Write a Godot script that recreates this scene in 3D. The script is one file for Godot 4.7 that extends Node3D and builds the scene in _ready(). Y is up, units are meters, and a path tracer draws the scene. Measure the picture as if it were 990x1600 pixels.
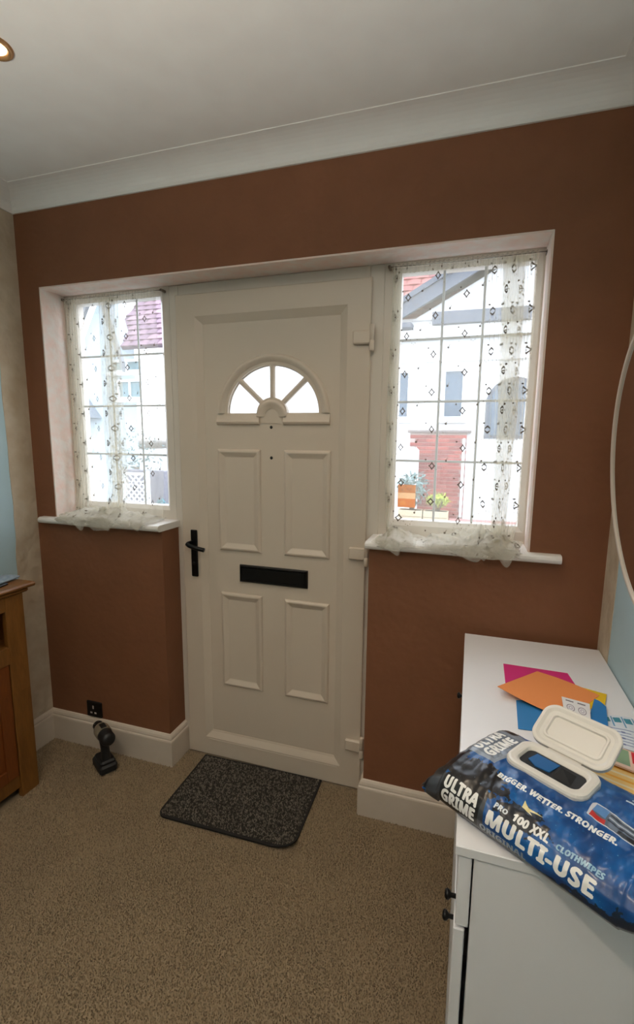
extends Node3D
# An entrance hall seen towards its front door: brown wall, white door between two netted windows.
# The wall's room face is z = 0, x runs to the right, y up; the camera stands at z = 1.68.

const XL := -1.2665      # left wall
const XR := 1.0595       # right wall
const XO1 := -1.153      # opening for windows and door
const XO2 := 0.8326
const XD1 := -0.5912     # lower opening, door only
const XD2 := 0.297
const YT := 2.10         # soffit of the opening
const SILL := 1.113      # top of the sill boards
const CEIL := 2.465
const ZF := -0.12        # room face of the window and door frames
const ZB := 4.2          # back of the hall
const CAB := 0.817       # top of the white cabinet

var rng = RandomNumberGenerator.new()
var M = {}
var taken = {}

# ---------------------------------------------------------------- helpers: nodes
func numbered(called: String) -> String:
	if not taken.has(called):
		taken[called] = 0
		return called
	taken[called] += 1
	return "%s_%03d" % [called, taken[called]]

func thing(called: String, label: String, category: String, at := Vector3.ZERO, turn := 0.0, group := "") -> Node3D:
	var o = Node3D.new()
	o.name = numbered(called)
	add_child(o)
	o.position = at
	o.rotation.y = turn
	o.set_meta("label", label)
	o.set_meta("category", category)
	if group != "":
		o.set_meta("group", group)
	return o

func tag(o: Node, label: String, category: String, group := "") -> void:
	o.set_meta("label", label)
	o.set_meta("category", category)
	if group != "":
		o.set_meta("group", group)

func structure(called: String) -> Node3D:
	var o = Node3D.new()
	o.name = called
	add_child(o)
	o.set_meta("kind", "structure")
	return o

func mesh_node(called: String, mesh: Mesh, m: Material, parent: Node) -> MeshInstance3D:
	var o = MeshInstance3D.new()
	o.mesh = mesh
	o.material_override = m
	if parent == self:
		o.name = numbered(called)
		add_child(o)
	else:
		o.name = called
		parent.add_child(o, true)
	return o

func put(called: String, st: SurfaceTool, m: Material, parent: Node, smooth := false) -> MeshInstance3D:
	st.generate_normals()
	return mesh_node(called, st.commit(), m, parent)

func struct(called: String, st: SurfaceTool, m: Material) -> MeshInstance3D:
	var o = put(called, st, m, self)
	o.set_meta("kind", "structure")
	return o

# ---------------------------------------------------------------- helpers: shapes
func flat() -> SurfaceTool:
	var st = SurfaceTool.new()
	st.begin(Mesh.PRIMITIVE_TRIANGLES)
	st.set_smooth_group(-1)
	return st

func soft() -> SurfaceTool:
	var st = SurfaceTool.new()
	st.begin(Mesh.PRIMITIVE_TRIANGLES)
	st.set_smooth_group(0)
	return st

func tri(st: SurfaceTool, a: Vector3, b: Vector3, c: Vector3, n: Vector3) -> void:
	# n says which way the face looks
	if (c - a).cross(b - a).dot(n) < 0.0:
		var t = b
		b = c
		c = t
	st.add_vertex(a)
	st.add_vertex(b)
	st.add_vertex(c)

func quad(st: SurfaceTool, a: Vector3, b: Vector3, c: Vector3, d: Vector3, n: Vector3) -> void:
	tri(st, a, b, c, n)
	tri(st, a, c, d, n)

func box(st: SurfaceTool, lo: Vector3, hi: Vector3, bev := 0.0, T := Transform3D.IDENTITY) -> void:
	# a box with chamfered edges
	var c = (lo + hi) * 0.5
	var h = (hi - lo) * 0.5
	var e = minf(bev, minf(h.x, minf(h.y, h.z)) * 0.9)
	var ax = [Vector3(1, 0, 0), Vector3(0, 1, 0), Vector3(0, 0, 1)]
	for i in 3:
		var j = (i + 1) % 3
		var k = (i + 2) % 3
		var u: Vector3 = ax[i]
		var v: Vector3 = ax[j]
		var w: Vector3 = ax[k]
		for s: float in [-1.0, 1.0]:
			var p = c + u * h[i] * s
			var a = v * (h[j] - e)
			var b = w * (h[k] - e)
			quad(st, T * (p - a - b), T * (p + a - b), T * (p + a + b), T * (p - a + b), T.basis * (u * s))
		if e > 0.0:
			for s: float in [-1.0, 1.0]:
				for t: float in [-1.0, 1.0]:
					var b = w * (h[k] - e)
					var p1 = c + u * h[i] * s + v * (h[j] - e) * t
					var p2 = c + u * (h[i] - e) * s + v * h[j] * t
					quad(st, T * (p1 - b), T * (p1 + b), T * (p2 + b), T * (p2 - b), T.basis * (u * s + v * t))
	if e > 0.0:
		for sx: float in [-1.0, 1.0]:
			for sy: float in [-1.0, 1.0]:
				for sz: float in [-1.0, 1.0]:
					var s = Vector3(sx, sy, sz)
					var p = c + s * (h - Vector3(e, e, e))
					tri(st, T * (p + Vector3(sx * e, 0, 0)), T * (p + Vector3(0, sy * e, 0)), T * (p + Vector3(0, 0, sz * e)), T.basis * s)

func prism(st: SurfaceTool, pts: PackedVector2Array, T: Transform3D, depth: float) -> void:
	# polygon in T's xy plane, from z = 0 back to z = -depth
	var idx = Geometry2D.triangulate_polygon(pts)
	var back = Vector3(0, 0, -depth)
	for i in range(0, idx.size(), 3):
		var a = Vector3(pts[idx[i]].x, pts[idx[i]].y, 0)
		var b = Vector3(pts[idx[i + 1]].x, pts[idx[i + 1]].y, 0)
		var c = Vector3(pts[idx[i + 2]].x, pts[idx[i + 2]].y, 0)
		tri(st, T * a, T * b, T * c, T.basis.z)
		tri(st, T * (a + back), T * (b + back), T * (c + back), -T.basis.z)
	var sgn = -1.0 if Geometry2D.is_polygon_clockwise(pts) else 1.0
	for i in pts.size():
		var p = pts[i]
		var q = pts[(i + 1) % pts.size()]
		var d = q - p
		var n = Vector3(d.y, -d.x, 0) * sgn
		var a = Vector3(p.x, p.y, 0)
		var b = Vector3(q.x, q.y, 0)
		quad(st, T * a, T * b, T * (b + back), T * (a + back), T.basis * n)

func rect_loops(st: SurfaceTool, x0: float, x1: float, y0: float, y1: float, prof: Array) -> void:
	# prof: [inset, z] pairs from the outside in; a mitred moulding round a rectangle
	for i in prof.size() - 1:
		var a: Array = prof[i]
		var b: Array = prof[i + 1]
		var A = [Vector3(x0 + a[0], y0 + a[0], a[1]), Vector3(x1 - a[0], y0 + a[0], a[1]), Vector3(x1 - a[0], y1 - a[0], a[1]), Vector3(x0 + a[0], y1 - a[0], a[1])]
		var B = [Vector3(x0 + b[0], y0 + b[0], b[1]), Vector3(x1 - b[0], y0 + b[0], b[1]), Vector3(x1 - b[0], y1 - b[0], b[1]), Vector3(x0 + b[0], y1 - b[0], b[1])]
		var outs = [Vector3(0, -1, 0), Vector3(1, 0, 0), Vector3(0, 1, 0), Vector3(-1, 0, 0)]
		var di: float = b[0] - a[0]
		var dz: float = b[1] - a[1]
		for k in 4:
			var n: Vector3 = outs[k] * dz + Vector3(0, 0, 1) * di
			quad(st, A[k], A[(k + 1) % 4], B[(k + 1) % 4], B[k], n)

func lathe(st: SurfaceTool, prof: Array, seg: int, T: Transform3D) -> void:
	# prof: [radius, height] pairs; turned about T's y axis
	for i in prof.size() - 1:
		var a: Array = prof[i]
		var b: Array = prof[i + 1]
		for k in seg:
			var t0 = TAU * k / seg
			var t1 = TAU * (k + 1) / seg
			var d0 = Vector3(cos(t0), 0, sin(t0))
			var d1 = Vector3(cos(t1), 0, sin(t1))
			var up = Vector3(0, 1, 0)
			var n = (d0 + d1) * 0.5 * (b[1] - a[1]) - up * (b[0] - a[0])
			var p = [d0 * a[0] + up * a[1], d1 * a[0] + up * a[1], d1 * b[0] + up * b[1], d0 * b[0] + up * b[1]]
			if a[0] > 1e-6:
				tri(st, T * p[0], T * p[1], T * p[2], T.basis * n)
			if b[0] > 1e-6:
				tri(st, T * p[0], T * p[2], T * p[3], T.basis * n)

func tube(st: SurfaceTool, pts: Array, r: float, seg := 8) -> void:
	var rings = []
	for i in pts.size():
		var d: Vector3 = (pts[mini(i + 1, pts.size() - 1)] - pts[maxi(i - 1, 0)]).normalized()
		var s = d.cross(Vector3(0.123, 0.9, 0.31)).normalized()
		var t = d.cross(s)
		var ring = []
		for k in seg:
			ring.append(pts[i] + (s * cos(TAU * k / seg) + t * sin(TAU * k / seg)) * r)
		rings.append(ring)
	for i in rings.size() - 1:
		for k in seg:
			var n: Vector3 = rings[i][k] - pts[i]
			quad(st, rings[i][k], rings[i][(k + 1) % seg], rings[i + 1][(k + 1) % seg], rings[i + 1][k], n)
	for e: int in [0, rings.size() - 1]:
		var n: Vector3 = (pts[0] - pts[1]) if e == 0 else (pts[-1] - pts[-2])
		for k in seg - 2:
			tri(st, rings[e][0], rings[e][k + 1], rings[e][k + 2], n)

func grid(st: SurfaceTool, nu: int, nv: int, f: Callable, uvf = null) -> void:
	# a smooth sheet; f(u, v) gives a point; the side u x v looks at is the front
	var P = []
	for j in nv + 1:
		var row = PackedVector3Array()
		for i in nu + 1:
			row.append(f.call(float(i) / nu, float(j) / nv))
		P.append(row)
	var base = 0
	for j in nv + 1:
		for i in nu + 1:
			var u = float(i) / nu
			var v = float(j) / nv
			st.set_uv(uvf.call(u, v) if uvf != null else Vector2(u, v))
			st.add_vertex(P[j][i])
	for j in nv:
		for i in nu:
			var a = base + j * (nu + 1) + i
			for q: int in [a, a + 1, a + nu + 2, a, a + nu + 2, a + nu + 1]:
				st.add_index(q)

func solid_grid(called: String, nu: int, nv: int, f: Callable, thick: float, m: Material, parent: Node, uvf = null) -> MeshInstance3D:
	# a sheet with thickness: top, bottom and rim
	var st = soft()
	grid(st, nu, nv, f, uvf)
	var g = func(u: float, v: float) -> Vector3: return f.call(1.0 - u, v) - Vector3(0, thick, 0)
	var mesh = ArrayMesh.new()
	st.generate_normals()
	st.commit(mesh)
	var s2 = soft()
	grid(s2, nu, nv, g)
	s2.generate_normals()
	s2.commit(mesh)
	var s3 = flat()
	for e in 4:
		var n = nu if e < 2 else nv
		for i in n:
			var t0 = float(i) / n
			var t1 = float(i + 1) / n
			var p: Vector3
			var q: Vector3
			if e == 0: p = f.call(t0, 0.0); q = f.call(t1, 0.0)
			elif e == 1: p = f.call(t0, 1.0); q = f.call(t1, 1.0)
			elif e == 2: p = f.call(0.0, t0); q = f.call(0.0, t1)
			else: p = f.call(1.0, t0); q = f.call(1.0, t1)
			var mid: Vector3 = f.call(0.5, 0.5)
			var dn = Vector3(0, -thick, 0)
			quad(s3, p, q, q + dn, p + dn, (p - mid) * Vector3(1, 0, 1))
	s3.generate_normals()
	s3.commit(mesh)
	return mesh_node(called, mesh, m, parent)

# ---------------------------------------------------------------- helpers: pictures and materials
func noise(freq: float, sd: int, oct := 3) -> FastNoiseLite:
	var n = FastNoiseLite.new()
	n.noise_type = FastNoiseLite.TYPE_SIMPLEX_SMOOTH
	n.frequency = freq
	n.seed = sd
	n.fractal_octaves = oct
	return n

func noise_tex(size: int, freq: float, sd: int, c0: Color, c1: Color, oct := 3) -> ImageTexture:
	var im = noise(freq, sd, oct).get_seamless_image(size, size)
	var o = Image.create(size, size, true, Image.FORMAT_RGB8)
	for y in size:
		for x in size:
			o.set_pixel(x, y, c0.lerp(c1, im.get_pixel(x, y).r))
	o.generate_mipmaps()
	return ImageTexture.create_from_image(o)

func relief(size: int, freq: float, sd: int, strength: float, oct := 3) -> ImageTexture:
	var im = noise(freq, sd, oct).get_seamless_image(size, size)
	im.convert(Image.FORMAT_RGB8)
	im.bump_map_to_normal_map(strength)
	return ImageTexture.create_from_image(im)

func mat(c: Color, rough := 0.6, metal := 0.0) -> StandardMaterial3D:
	var m = StandardMaterial3D.new()
	m.albedo_color = c
	m.roughness = rough
	m.metallic = metal
	return m

func textured(tex: Texture2D, scale: float, rough: float, normal: Texture2D = null, nscale := 0.3) -> StandardMaterial3D:
	var m = mat(Color.WHITE, rough)
	m.albedo_texture = tex
	m.uv1_triplanar = true
	m.uv1_world_triplanar = true
	m.uv1_scale = Vector3.ONE * scale
	if normal:
		m.normal_enabled = true
		m.normal_texture = normal
		m.normal_scale = nscale
	return m

func text_tris(text: String, bold := true) -> PackedVector2Array:
	# lettering as triangles, one unit high, starting at the origin
	var f = SystemFont.new()
	f.font_names = PackedStringArray(["Droid Sans"])
	f.font_weight = 700 if bold else 400
	var t = TextMesh.new()
	t.font = f
	t.font_size = 64
	t.pixel_size = 1.0 / 46.0
	t.depth = 0.0
	t.text = text
	t.horizontal_alignment = HORIZONTAL_ALIGNMENT_LEFT
	var a = t.get_mesh_arrays()
	var v: PackedVector3Array = a[Mesh.ARRAY_VERTEX]
	var ix: PackedInt32Array = a[Mesh.ARRAY_INDEX]
	var out = PackedVector2Array()
	var lo = Vector2(1e9, 1e9)
	for i in ix:
		lo = lo.min(Vector2(v[i].x, v[i].y))
	for i in ix:
		out.append(Vector2(v[i].x, v[i].y) - lo)
	return out

func fill_tris(im: Image, tris: PackedVector2Array, X: Transform2D, c: Color) -> void:
	var w = im.get_width()
	var h = im.get_height()
	for i in range(0, tris.size() - 2, 3):
		var a = X * tris[i]
		var b = X * tris[i + 1]
		var d = X * tris[i + 2]
		var den = (b.y - d.y) * (a.x - d.x) + (d.x - b.x) * (a.y - d.y)
		if absf(den) < 1e-6:
			continue
		for y in range(maxi(0, floori(minf(a.y, minf(b.y, d.y)))), mini(h, ceili(maxf(a.y, maxf(b.y, d.y))) + 1)):
			for x in range(maxi(0, floori(minf(a.x, minf(b.x, d.x)))), mini(w, ceili(maxf(a.x, maxf(b.x, d.x))) + 1)):
				var px = x + 0.5
				var py = y + 0.5
				var l0 = ((b.y - d.y) * (px - d.x) + (d.x - b.x) * (py - d.y)) / den
				var l1 = ((d.y - a.y) * (px - d.x) + (a.x - d.x) * (py - d.y)) / den
				if l0 > -0.01 and l1 > -0.01 and l0 + l1 < 1.01:
					im.set_pixel(x, y, c)

func write(im: Image, text: String, at: Vector2, along: Vector2, up: Vector2, c: Color, stroke = 0.045) -> void:
	# along: the whole line's run in pixels, up: the height of a capital in pixels
	var t = text_tris(text)
	var w = 0.0
	var h = 0.0
	for p in t:
		w = maxf(w, p.x)
		h = maxf(h, p.y)
	var g = up.length() * stroke
	for d: Vector2 in [Vector2(-g, 0), Vector2(g, 0), Vector2(0, -g), Vector2(0, g)]:
		fill_tris(im, t, Transform2D(along / w, up / h, at + d), c)

func fill_poly(im: Image, pts: PackedVector2Array, c: Color) -> void:
	var idx = Geometry2D.triangulate_polygon(pts)
	var t = PackedVector2Array()
	for i in idx:
		t.append(pts[i])
	fill_tris(im, t, Transform2D.IDENTITY, c)

func line(im: Image, a: Vector2, b: Vector2, w: float, c: Color) -> void:
	var n = (b - a).normalized().orthogonal() * w * 0.5
	fill_poly(im, PackedVector2Array([a + n, b + n, b - n, a - n]), c)

# ---------------------------------------------------------------- the scene
func _ready() -> void:
	rng.seed = 7
	view_and_light()
	materials()
	room()
	coving_and_skirting()
	windows()
	door()
	net_curtains()
	white_cabinet()
	things_on_cabinet()
	wipes_pack()
	oak_cabinet()
	drill_and_socket()
	doormat()
	mirror()
	downlights()
	uplighter()
	street()

func view_and_light() -> void:
	var cam = Camera3D.new()
	cam.name = "camera"
	cam.fov = 94.0766
	cam.near = 0.02
	cam.far = 200.0
	var fw = Vector3(-0.30304048, -0.15304771, -0.94060771)
	cam.transform = Transform3D(Basis(Vector3(0.95135189, 0.00904462, -0.30797365), Vector3(-0.0556421, 0.98817741, -0.14286134), -fw), Vector3(0.6361359, 1.47828675, 1.67854172))
	add_child(cam)
	cam.current = true
	var env = Environment.new()
	env.background_mode = Environment.BG_SKY
	var sky = Sky.new()
	var sm = ProceduralSkyMaterial.new()          # a bright overcast day
	sm.sky_top_color = Color(0.86, 0.91, 0.98)
	sm.sky_horizon_color = Color(0.95, 0.97, 1.0)
	sm.sky_curve = 0.3
	sm.ground_horizon_color = Color(0.62, 0.62, 0.62)
	sm.ground_bottom_color = Color(0.5, 0.5, 0.5)
	sm.sky_energy_multiplier = 2.25
	sm.ground_energy_multiplier = 1.25
	sky.sky_material = sm
	env.sky = sky
	env.tonemap_mode = Environment.TONE_MAPPER_LINEAR
	env.tonemap_exposure = 1.0
	env.sdfgi_enabled = true
	env.ssao_enabled = true
	env.ssil_enabled = true
	var we = WorldEnvironment.new()
	we.name = "environment"
	we.environment = env
	add_child(we)

func materials() -> void:
	M.brown = textured(noise_tex(256, 0.02, 3, Color8(129, 83, 55), Color8(136, 88, 59), 4), 0.9, 0.75, relief(256, 0.12, 4, 2.0), 0.12)
	M.ceiling = textured(noise_tex(256, 0.03, 5, Color8(238, 236, 232), Color8(243, 242, 238)), 0.8, 0.85)
	M.white = textured(noise_tex(128, 0.03, 6, Color8(211, 198, 182), Color8(218, 205, 190)), 1.5, 0.45)
	M.upvc = mat(Color8(215, 200, 182), 0.28)
	M.upvc_frame = mat(Color8(219, 209, 196), 0.3)
	M.sill = mat(Color8(238, 235, 230), 0.35)
	M.plaster = textured(noise_tex(512, 0.018, 8, Color8(236, 205, 190), Color8(232, 224, 214), 5), 1.6, 0.9, relief(256, 0.05, 9, 3.0), 0.25)
	M.strip = textured(noise_tex(512, 0.012, 10, Color8(186, 166, 140), Color8(208, 194, 172), 5), 1.1, 0.9, relief(256, 0.04, 11, 4.0), 0.4)
	M.blue = textured(noise_tex(256, 0.02, 12, Color8(176, 201, 208), Color8(182, 207, 214)), 0.8, 0.7)
	M.carpet = textured(noise_tex(512, 0.25, 13, Color8(156, 136, 108), Color8(180, 160, 132), 3), 4.0, 1.0, relief(512, 0.3, 14, 8.0), 0.8)
	M.black = mat(Color8(20, 20, 21), 0.35)
	M.black_metal = mat(Color8(16, 16, 17), 0.3, 0.4)
	M.chrome = mat(Color8(200, 198, 194), 0.25, 1.0)
	M.glass = mat(Color(0.95, 0.98, 1.0, 0.06), 0.02)
	M.glass.transparency = BaseMaterial3D.TRANSPARENCY_ALPHA
	M.frosted = mat(Color(0.97, 0.99, 1.0, 0.45), 0.25)
	M.frosted.transparency = BaseMaterial3D.TRANSPARENCY_ALPHA
	M.frosted.backlight_enabled = true
	M.frosted.backlight = Color(0.95, 0.95, 0.95)
	M.lead = mat(Color8(196, 200, 204), 0.4)
	M.melamine = mat(Color8(238, 238, 241), 0.35)
	M.gap = mat(Color8(12, 12, 12), 0.9)

func room() -> void:
	# front wall: one slab with the stepped opening cut out of it
	var st = flat()
	var low = SILL - 0.028
	prism(st, PackedVector2Array([Vector2(XL - 0.15, -0.12), Vector2(XL - 0.15, 2.6), Vector2(XR + 0.15, 2.6), Vector2(XR + 0.15, -0.12), Vector2(XD2, -0.12), Vector2(XD2, low), Vector2(XO2, low), Vector2(XO2, YT), Vector2(XO1, YT), Vector2(XO1, low), Vector2(XD1, low), Vector2(XD1, -0.12)]), Transform3D.IDENTITY, 0.2)
	struct("wall_front", st, M.brown)
	st = flat(); box(st, Vector3(XL - 0.15, -0.12, 0), Vector3(XL, 2.6, ZB)); struct("wall_left", st, M.blue)
	st = flat(); box(st, Vector3(XR, -0.12, 0), Vector3(XR + 0.15, 2.6, ZB)); struct("wall_right", st, M.blue)
	st = flat(); box(st, Vector3(XL - 0.15, -0.12, ZB), Vector3(XR + 0.15, 2.6, ZB + 0.15)); struct("wall_back", st, M.blue)
	st = flat(); box(st, Vector3(XL, CEIL, 0), Vector3(XR, CEIL + 0.13, ZB)); struct("ceiling", st, M.ceiling)
	st = flat(); box(st, Vector3(XL, -0.12, 0), Vector3(XR, 0.0, ZB)); box(st, Vector3(XD1, -0.12, -0.2), Vector3(XD2, 0.0, 0))
	var fl = struct("floor", st, M.carpet)
	# the carpet's pile
	var tuft = flat()
	for k in 3:
		var a0 = TAU * k / 3.0
		var a1 = TAU * (k + 1) / 3.0
		tri(tuft, Vector3(cos(a0) * 0.0026, -0.001, sin(a0) * 0.0026), Vector3(cos(a1) * 0.0026, -0.001, sin(a1) * 0.0026), Vector3(0.0008, 0.007, 0.0005), Vector3(cos((a0 + a1) / 2), 0.3, sin((a0 + a1) / 2)))
	tuft.generate_normals()
	var pile = mat(Color.WHITE, 1.0)
	pile.vertex_color_use_as_albedo = true
	M.pile = pile
	var spots = []
	var sp = 0.0052
	var z = -0.112
	while z < 1.5:
		var x = XL + 0.01
		while x < XR - 0.01:
			var inside = z > 0.004 or (x > XD1 + 0.004 and x < XD2 - 0.004)
			if inside and not (x > 0.68 and z < 0.94) and not (x < -1.06 and z > 0.3):
				spots.append(Vector2(x + rng.randf_range(-0.003, 0.003), z + rng.randf_range(-0.003, 0.003)))
			x += sp
		z += sp
	var patch = noise(4.0, 21, 3)
	var mm = MultiMesh.new()
	mm.transform_format = MultiMesh.TRANSFORM_3D
	mm.use_colors = true
	mm.mesh = tuft.commit()
	mm.instance_count = spots.size()
	for i in spots.size():
		var p: Vector2 = spots[i]
		var b = Basis(Vector3(0, 1, 0), rng.randf() * TAU) * Basis(Vector3(1, 0, 0), rng.randf_range(-0.5, 0.5))
		b = b.scaled(Vector3.ONE * rng.randf_range(0.8, 1.25))
		mm.set_instance_transform(i, Transform3D(b, Vector3(p.x, 0.0, p.y)))
		var tone = rng.randf_range(0.62, 1.25) * (1.0 + 0.16 * patch.get_noise_2d(p.x * 1.0, p.y * 1.0))
		mm.set_instance_color(i, Color(0.36 * tone, 0.275 * tone, 0.175 * tone))
	var mi = MultiMeshInstance3D.new()
	mi.name = "carpet_pile"
	mi.multimesh = mm
	mi.material_override = pile
	mi.set_meta("kind", "stuff")
	mi.set_meta("label", "short brown grey carpet pile")
	fl.add_child(mi)
	# bare plaster left round the opening, and beside both corners where the paint stops
	st = flat()
	box(st, Vector3(XO1 - 0.001, SILL - 0.003, ZF - 0.06), Vector3(XO1 + 0.005, YT, 0.0012))
	box(st, Vector3(XO2 - 0.005, SILL - 0.003, ZF - 0.06), Vector3(XO2 + 0.001, YT, 0.0012))
	box(st, Vector3(XO1, YT - 0.005, ZF - 0.06), Vector3(XO2, YT + 0.001, 0.0012))
	struct("trim_1", st, M.plaster)
	var ed = noise(1.0, 31, 3)
	for side in 2:
		st = flat()
		var x = XL + 0.0015 if side == 0 else XR - 0.0015
		var n = Vector3(1, 0, 0) if side == 0 else Vector3(-1, 0, 0)
		for i in 60:
			var y0 = 0.15 + (CEIL - 0.2) * i / 60.0
			var y1 = 0.15 + (CEIL - 0.2) * (i + 1) / 60.0
			var z0 = 0.122 + 0.008 * ed.get_noise_2d(y0 * 3.0, side * 9.0)
			var z1 = 0.122 + 0.008 * ed.get_noise_2d(y1 * 3.0, side * 9.0)
			quad(st, Vector3(x, y0, 0), Vector3(x, y1, 0), Vector3(x, y1, z1), Vector3(x, y0, z0), n)
			quad(st, Vector3(x, y0, z0), Vector3(x, y1, z1), Vector3(x - n.x * 0.002, y1, z1), Vector3(x - n.x * 0.002, y0, z0), Vector3(0, 0, 1))
		struct("trim_%d" % (2 + side), st, M.strip)

func coving_and_skirting() -> void:
	# plaster cove: the profile in (out from wall, up)
	var cove = PackedVector2Array([Vector2(0, CEIL), Vector2(0, CEIL - 0.066), Vector2(0.008, CEIL - 0.066)])
	for i in 9:
		var t = PI / 2 * i / 8.0
		cove.append(Vector2(0.1 - 0.088 * cos(t), CEIL - 0.058 + 0.055 * sin(t)))
	cove.append_array(PackedVector2Array([Vector2(0.1035, CEIL - 0.003), Vector2(0.1035, CEIL)]))
	var st = flat()
	prism(st, cove, Transform3D(Basis(Vector3(0, 0, 1), Vector3(0, 1, 0), Vector3(-1, 0, 0)), Vector3(XL, 0, 0)), XR - XL)
	struct("trim_4", st, M.ceiling)
	st = flat()
	prism(st, cove, Transform3D(Basis(Vector3(1, 0, 0), Vector3(0, 1, 0), Vector3(0, 0, 1)), Vector3(XL, 0, ZB)), ZB)
	struct("trim_5", st, M.ceiling)
	st = flat()
	prism(st, cove, Transform3D(Basis(Vector3(-1, 0, 0), Vector3(0, 1, 0), Vector3(0, 0, -1)), Vector3(XR, 0, 0)), ZB)
	struct("trim_6", st, M.ceiling)
	# skirting with a moulded top
	var sk = PackedVector2Array([Vector2(0, 0), Vector2(0.018, 0), Vector2(0.018, 0.118), Vector2(0.0165, 0.124), Vector2(0.013, 0.128), Vector2(0.013, 0.134), Vector2(0.010, 0.143), Vector2(0.005, 0.15), Vector2(0, 0.152)])
	var sweep = func(s: SurfaceTool, path: Array) -> void:
		# path: [point, mitred outward step]; the profile follows it
		for i in path.size() - 1:
			for k in sk.size():
				var a = sk[k]
				var b = sk[(k + 1) % sk.size()]
				var P = func(q: Array, w: Vector2) -> Vector3: return Vector3(q[0].x + q[1].x * w.x, w.y, q[0].y + q[1].y * w.x)
				var out: Vector2 = path[i][1] + path[i + 1][1]
				var d = b - a
				quad(s, P.call(path[i], a), P.call(path[i + 1], a), P.call(path[i + 1], b), P.call(path[i], b), Vector3(out.x * d.y, -d.x * 2.0, out.y * d.y))
	st = flat()
	sweep.call(st, [[Vector2(XL, 0), Vector2(0, 1)], [Vector2(XD1, 0), Vector2(1, 1)], [Vector2(XD1, ZF), Vector2(1, 0)]])
	struct("baseboard_front_left", st, M.white)
	st = flat()
	sweep.call(st, [[Vector2(XD2, ZF), Vector2(-1, 0)], [Vector2(XD2, 0), Vector2(-1, 1)], [Vector2(XR, 0), Vector2(0, 1)]])
	struct("baseboard_front_right", st, M.white)
	st = flat()
	prism(st, sk, Transform3D(Basis(Vector3(1, 0, 0), Vector3(0, 1, 0), Vector3(0, 0, 1)), Vector3(XL, 0, ZB)), ZB - 0.0)
	struct("baseboard_left", st, M.white)
	st = flat()
	prism(st, sk, Transform3D(Basis(Vector3(-1, 0, 0), Vector3(0, 1, 0), Vector3(0, 0, -1)), Vector3(XR, 0, 0.0)), ZB - 0.0)
	struct("baseboard_right", st, M.white)

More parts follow.
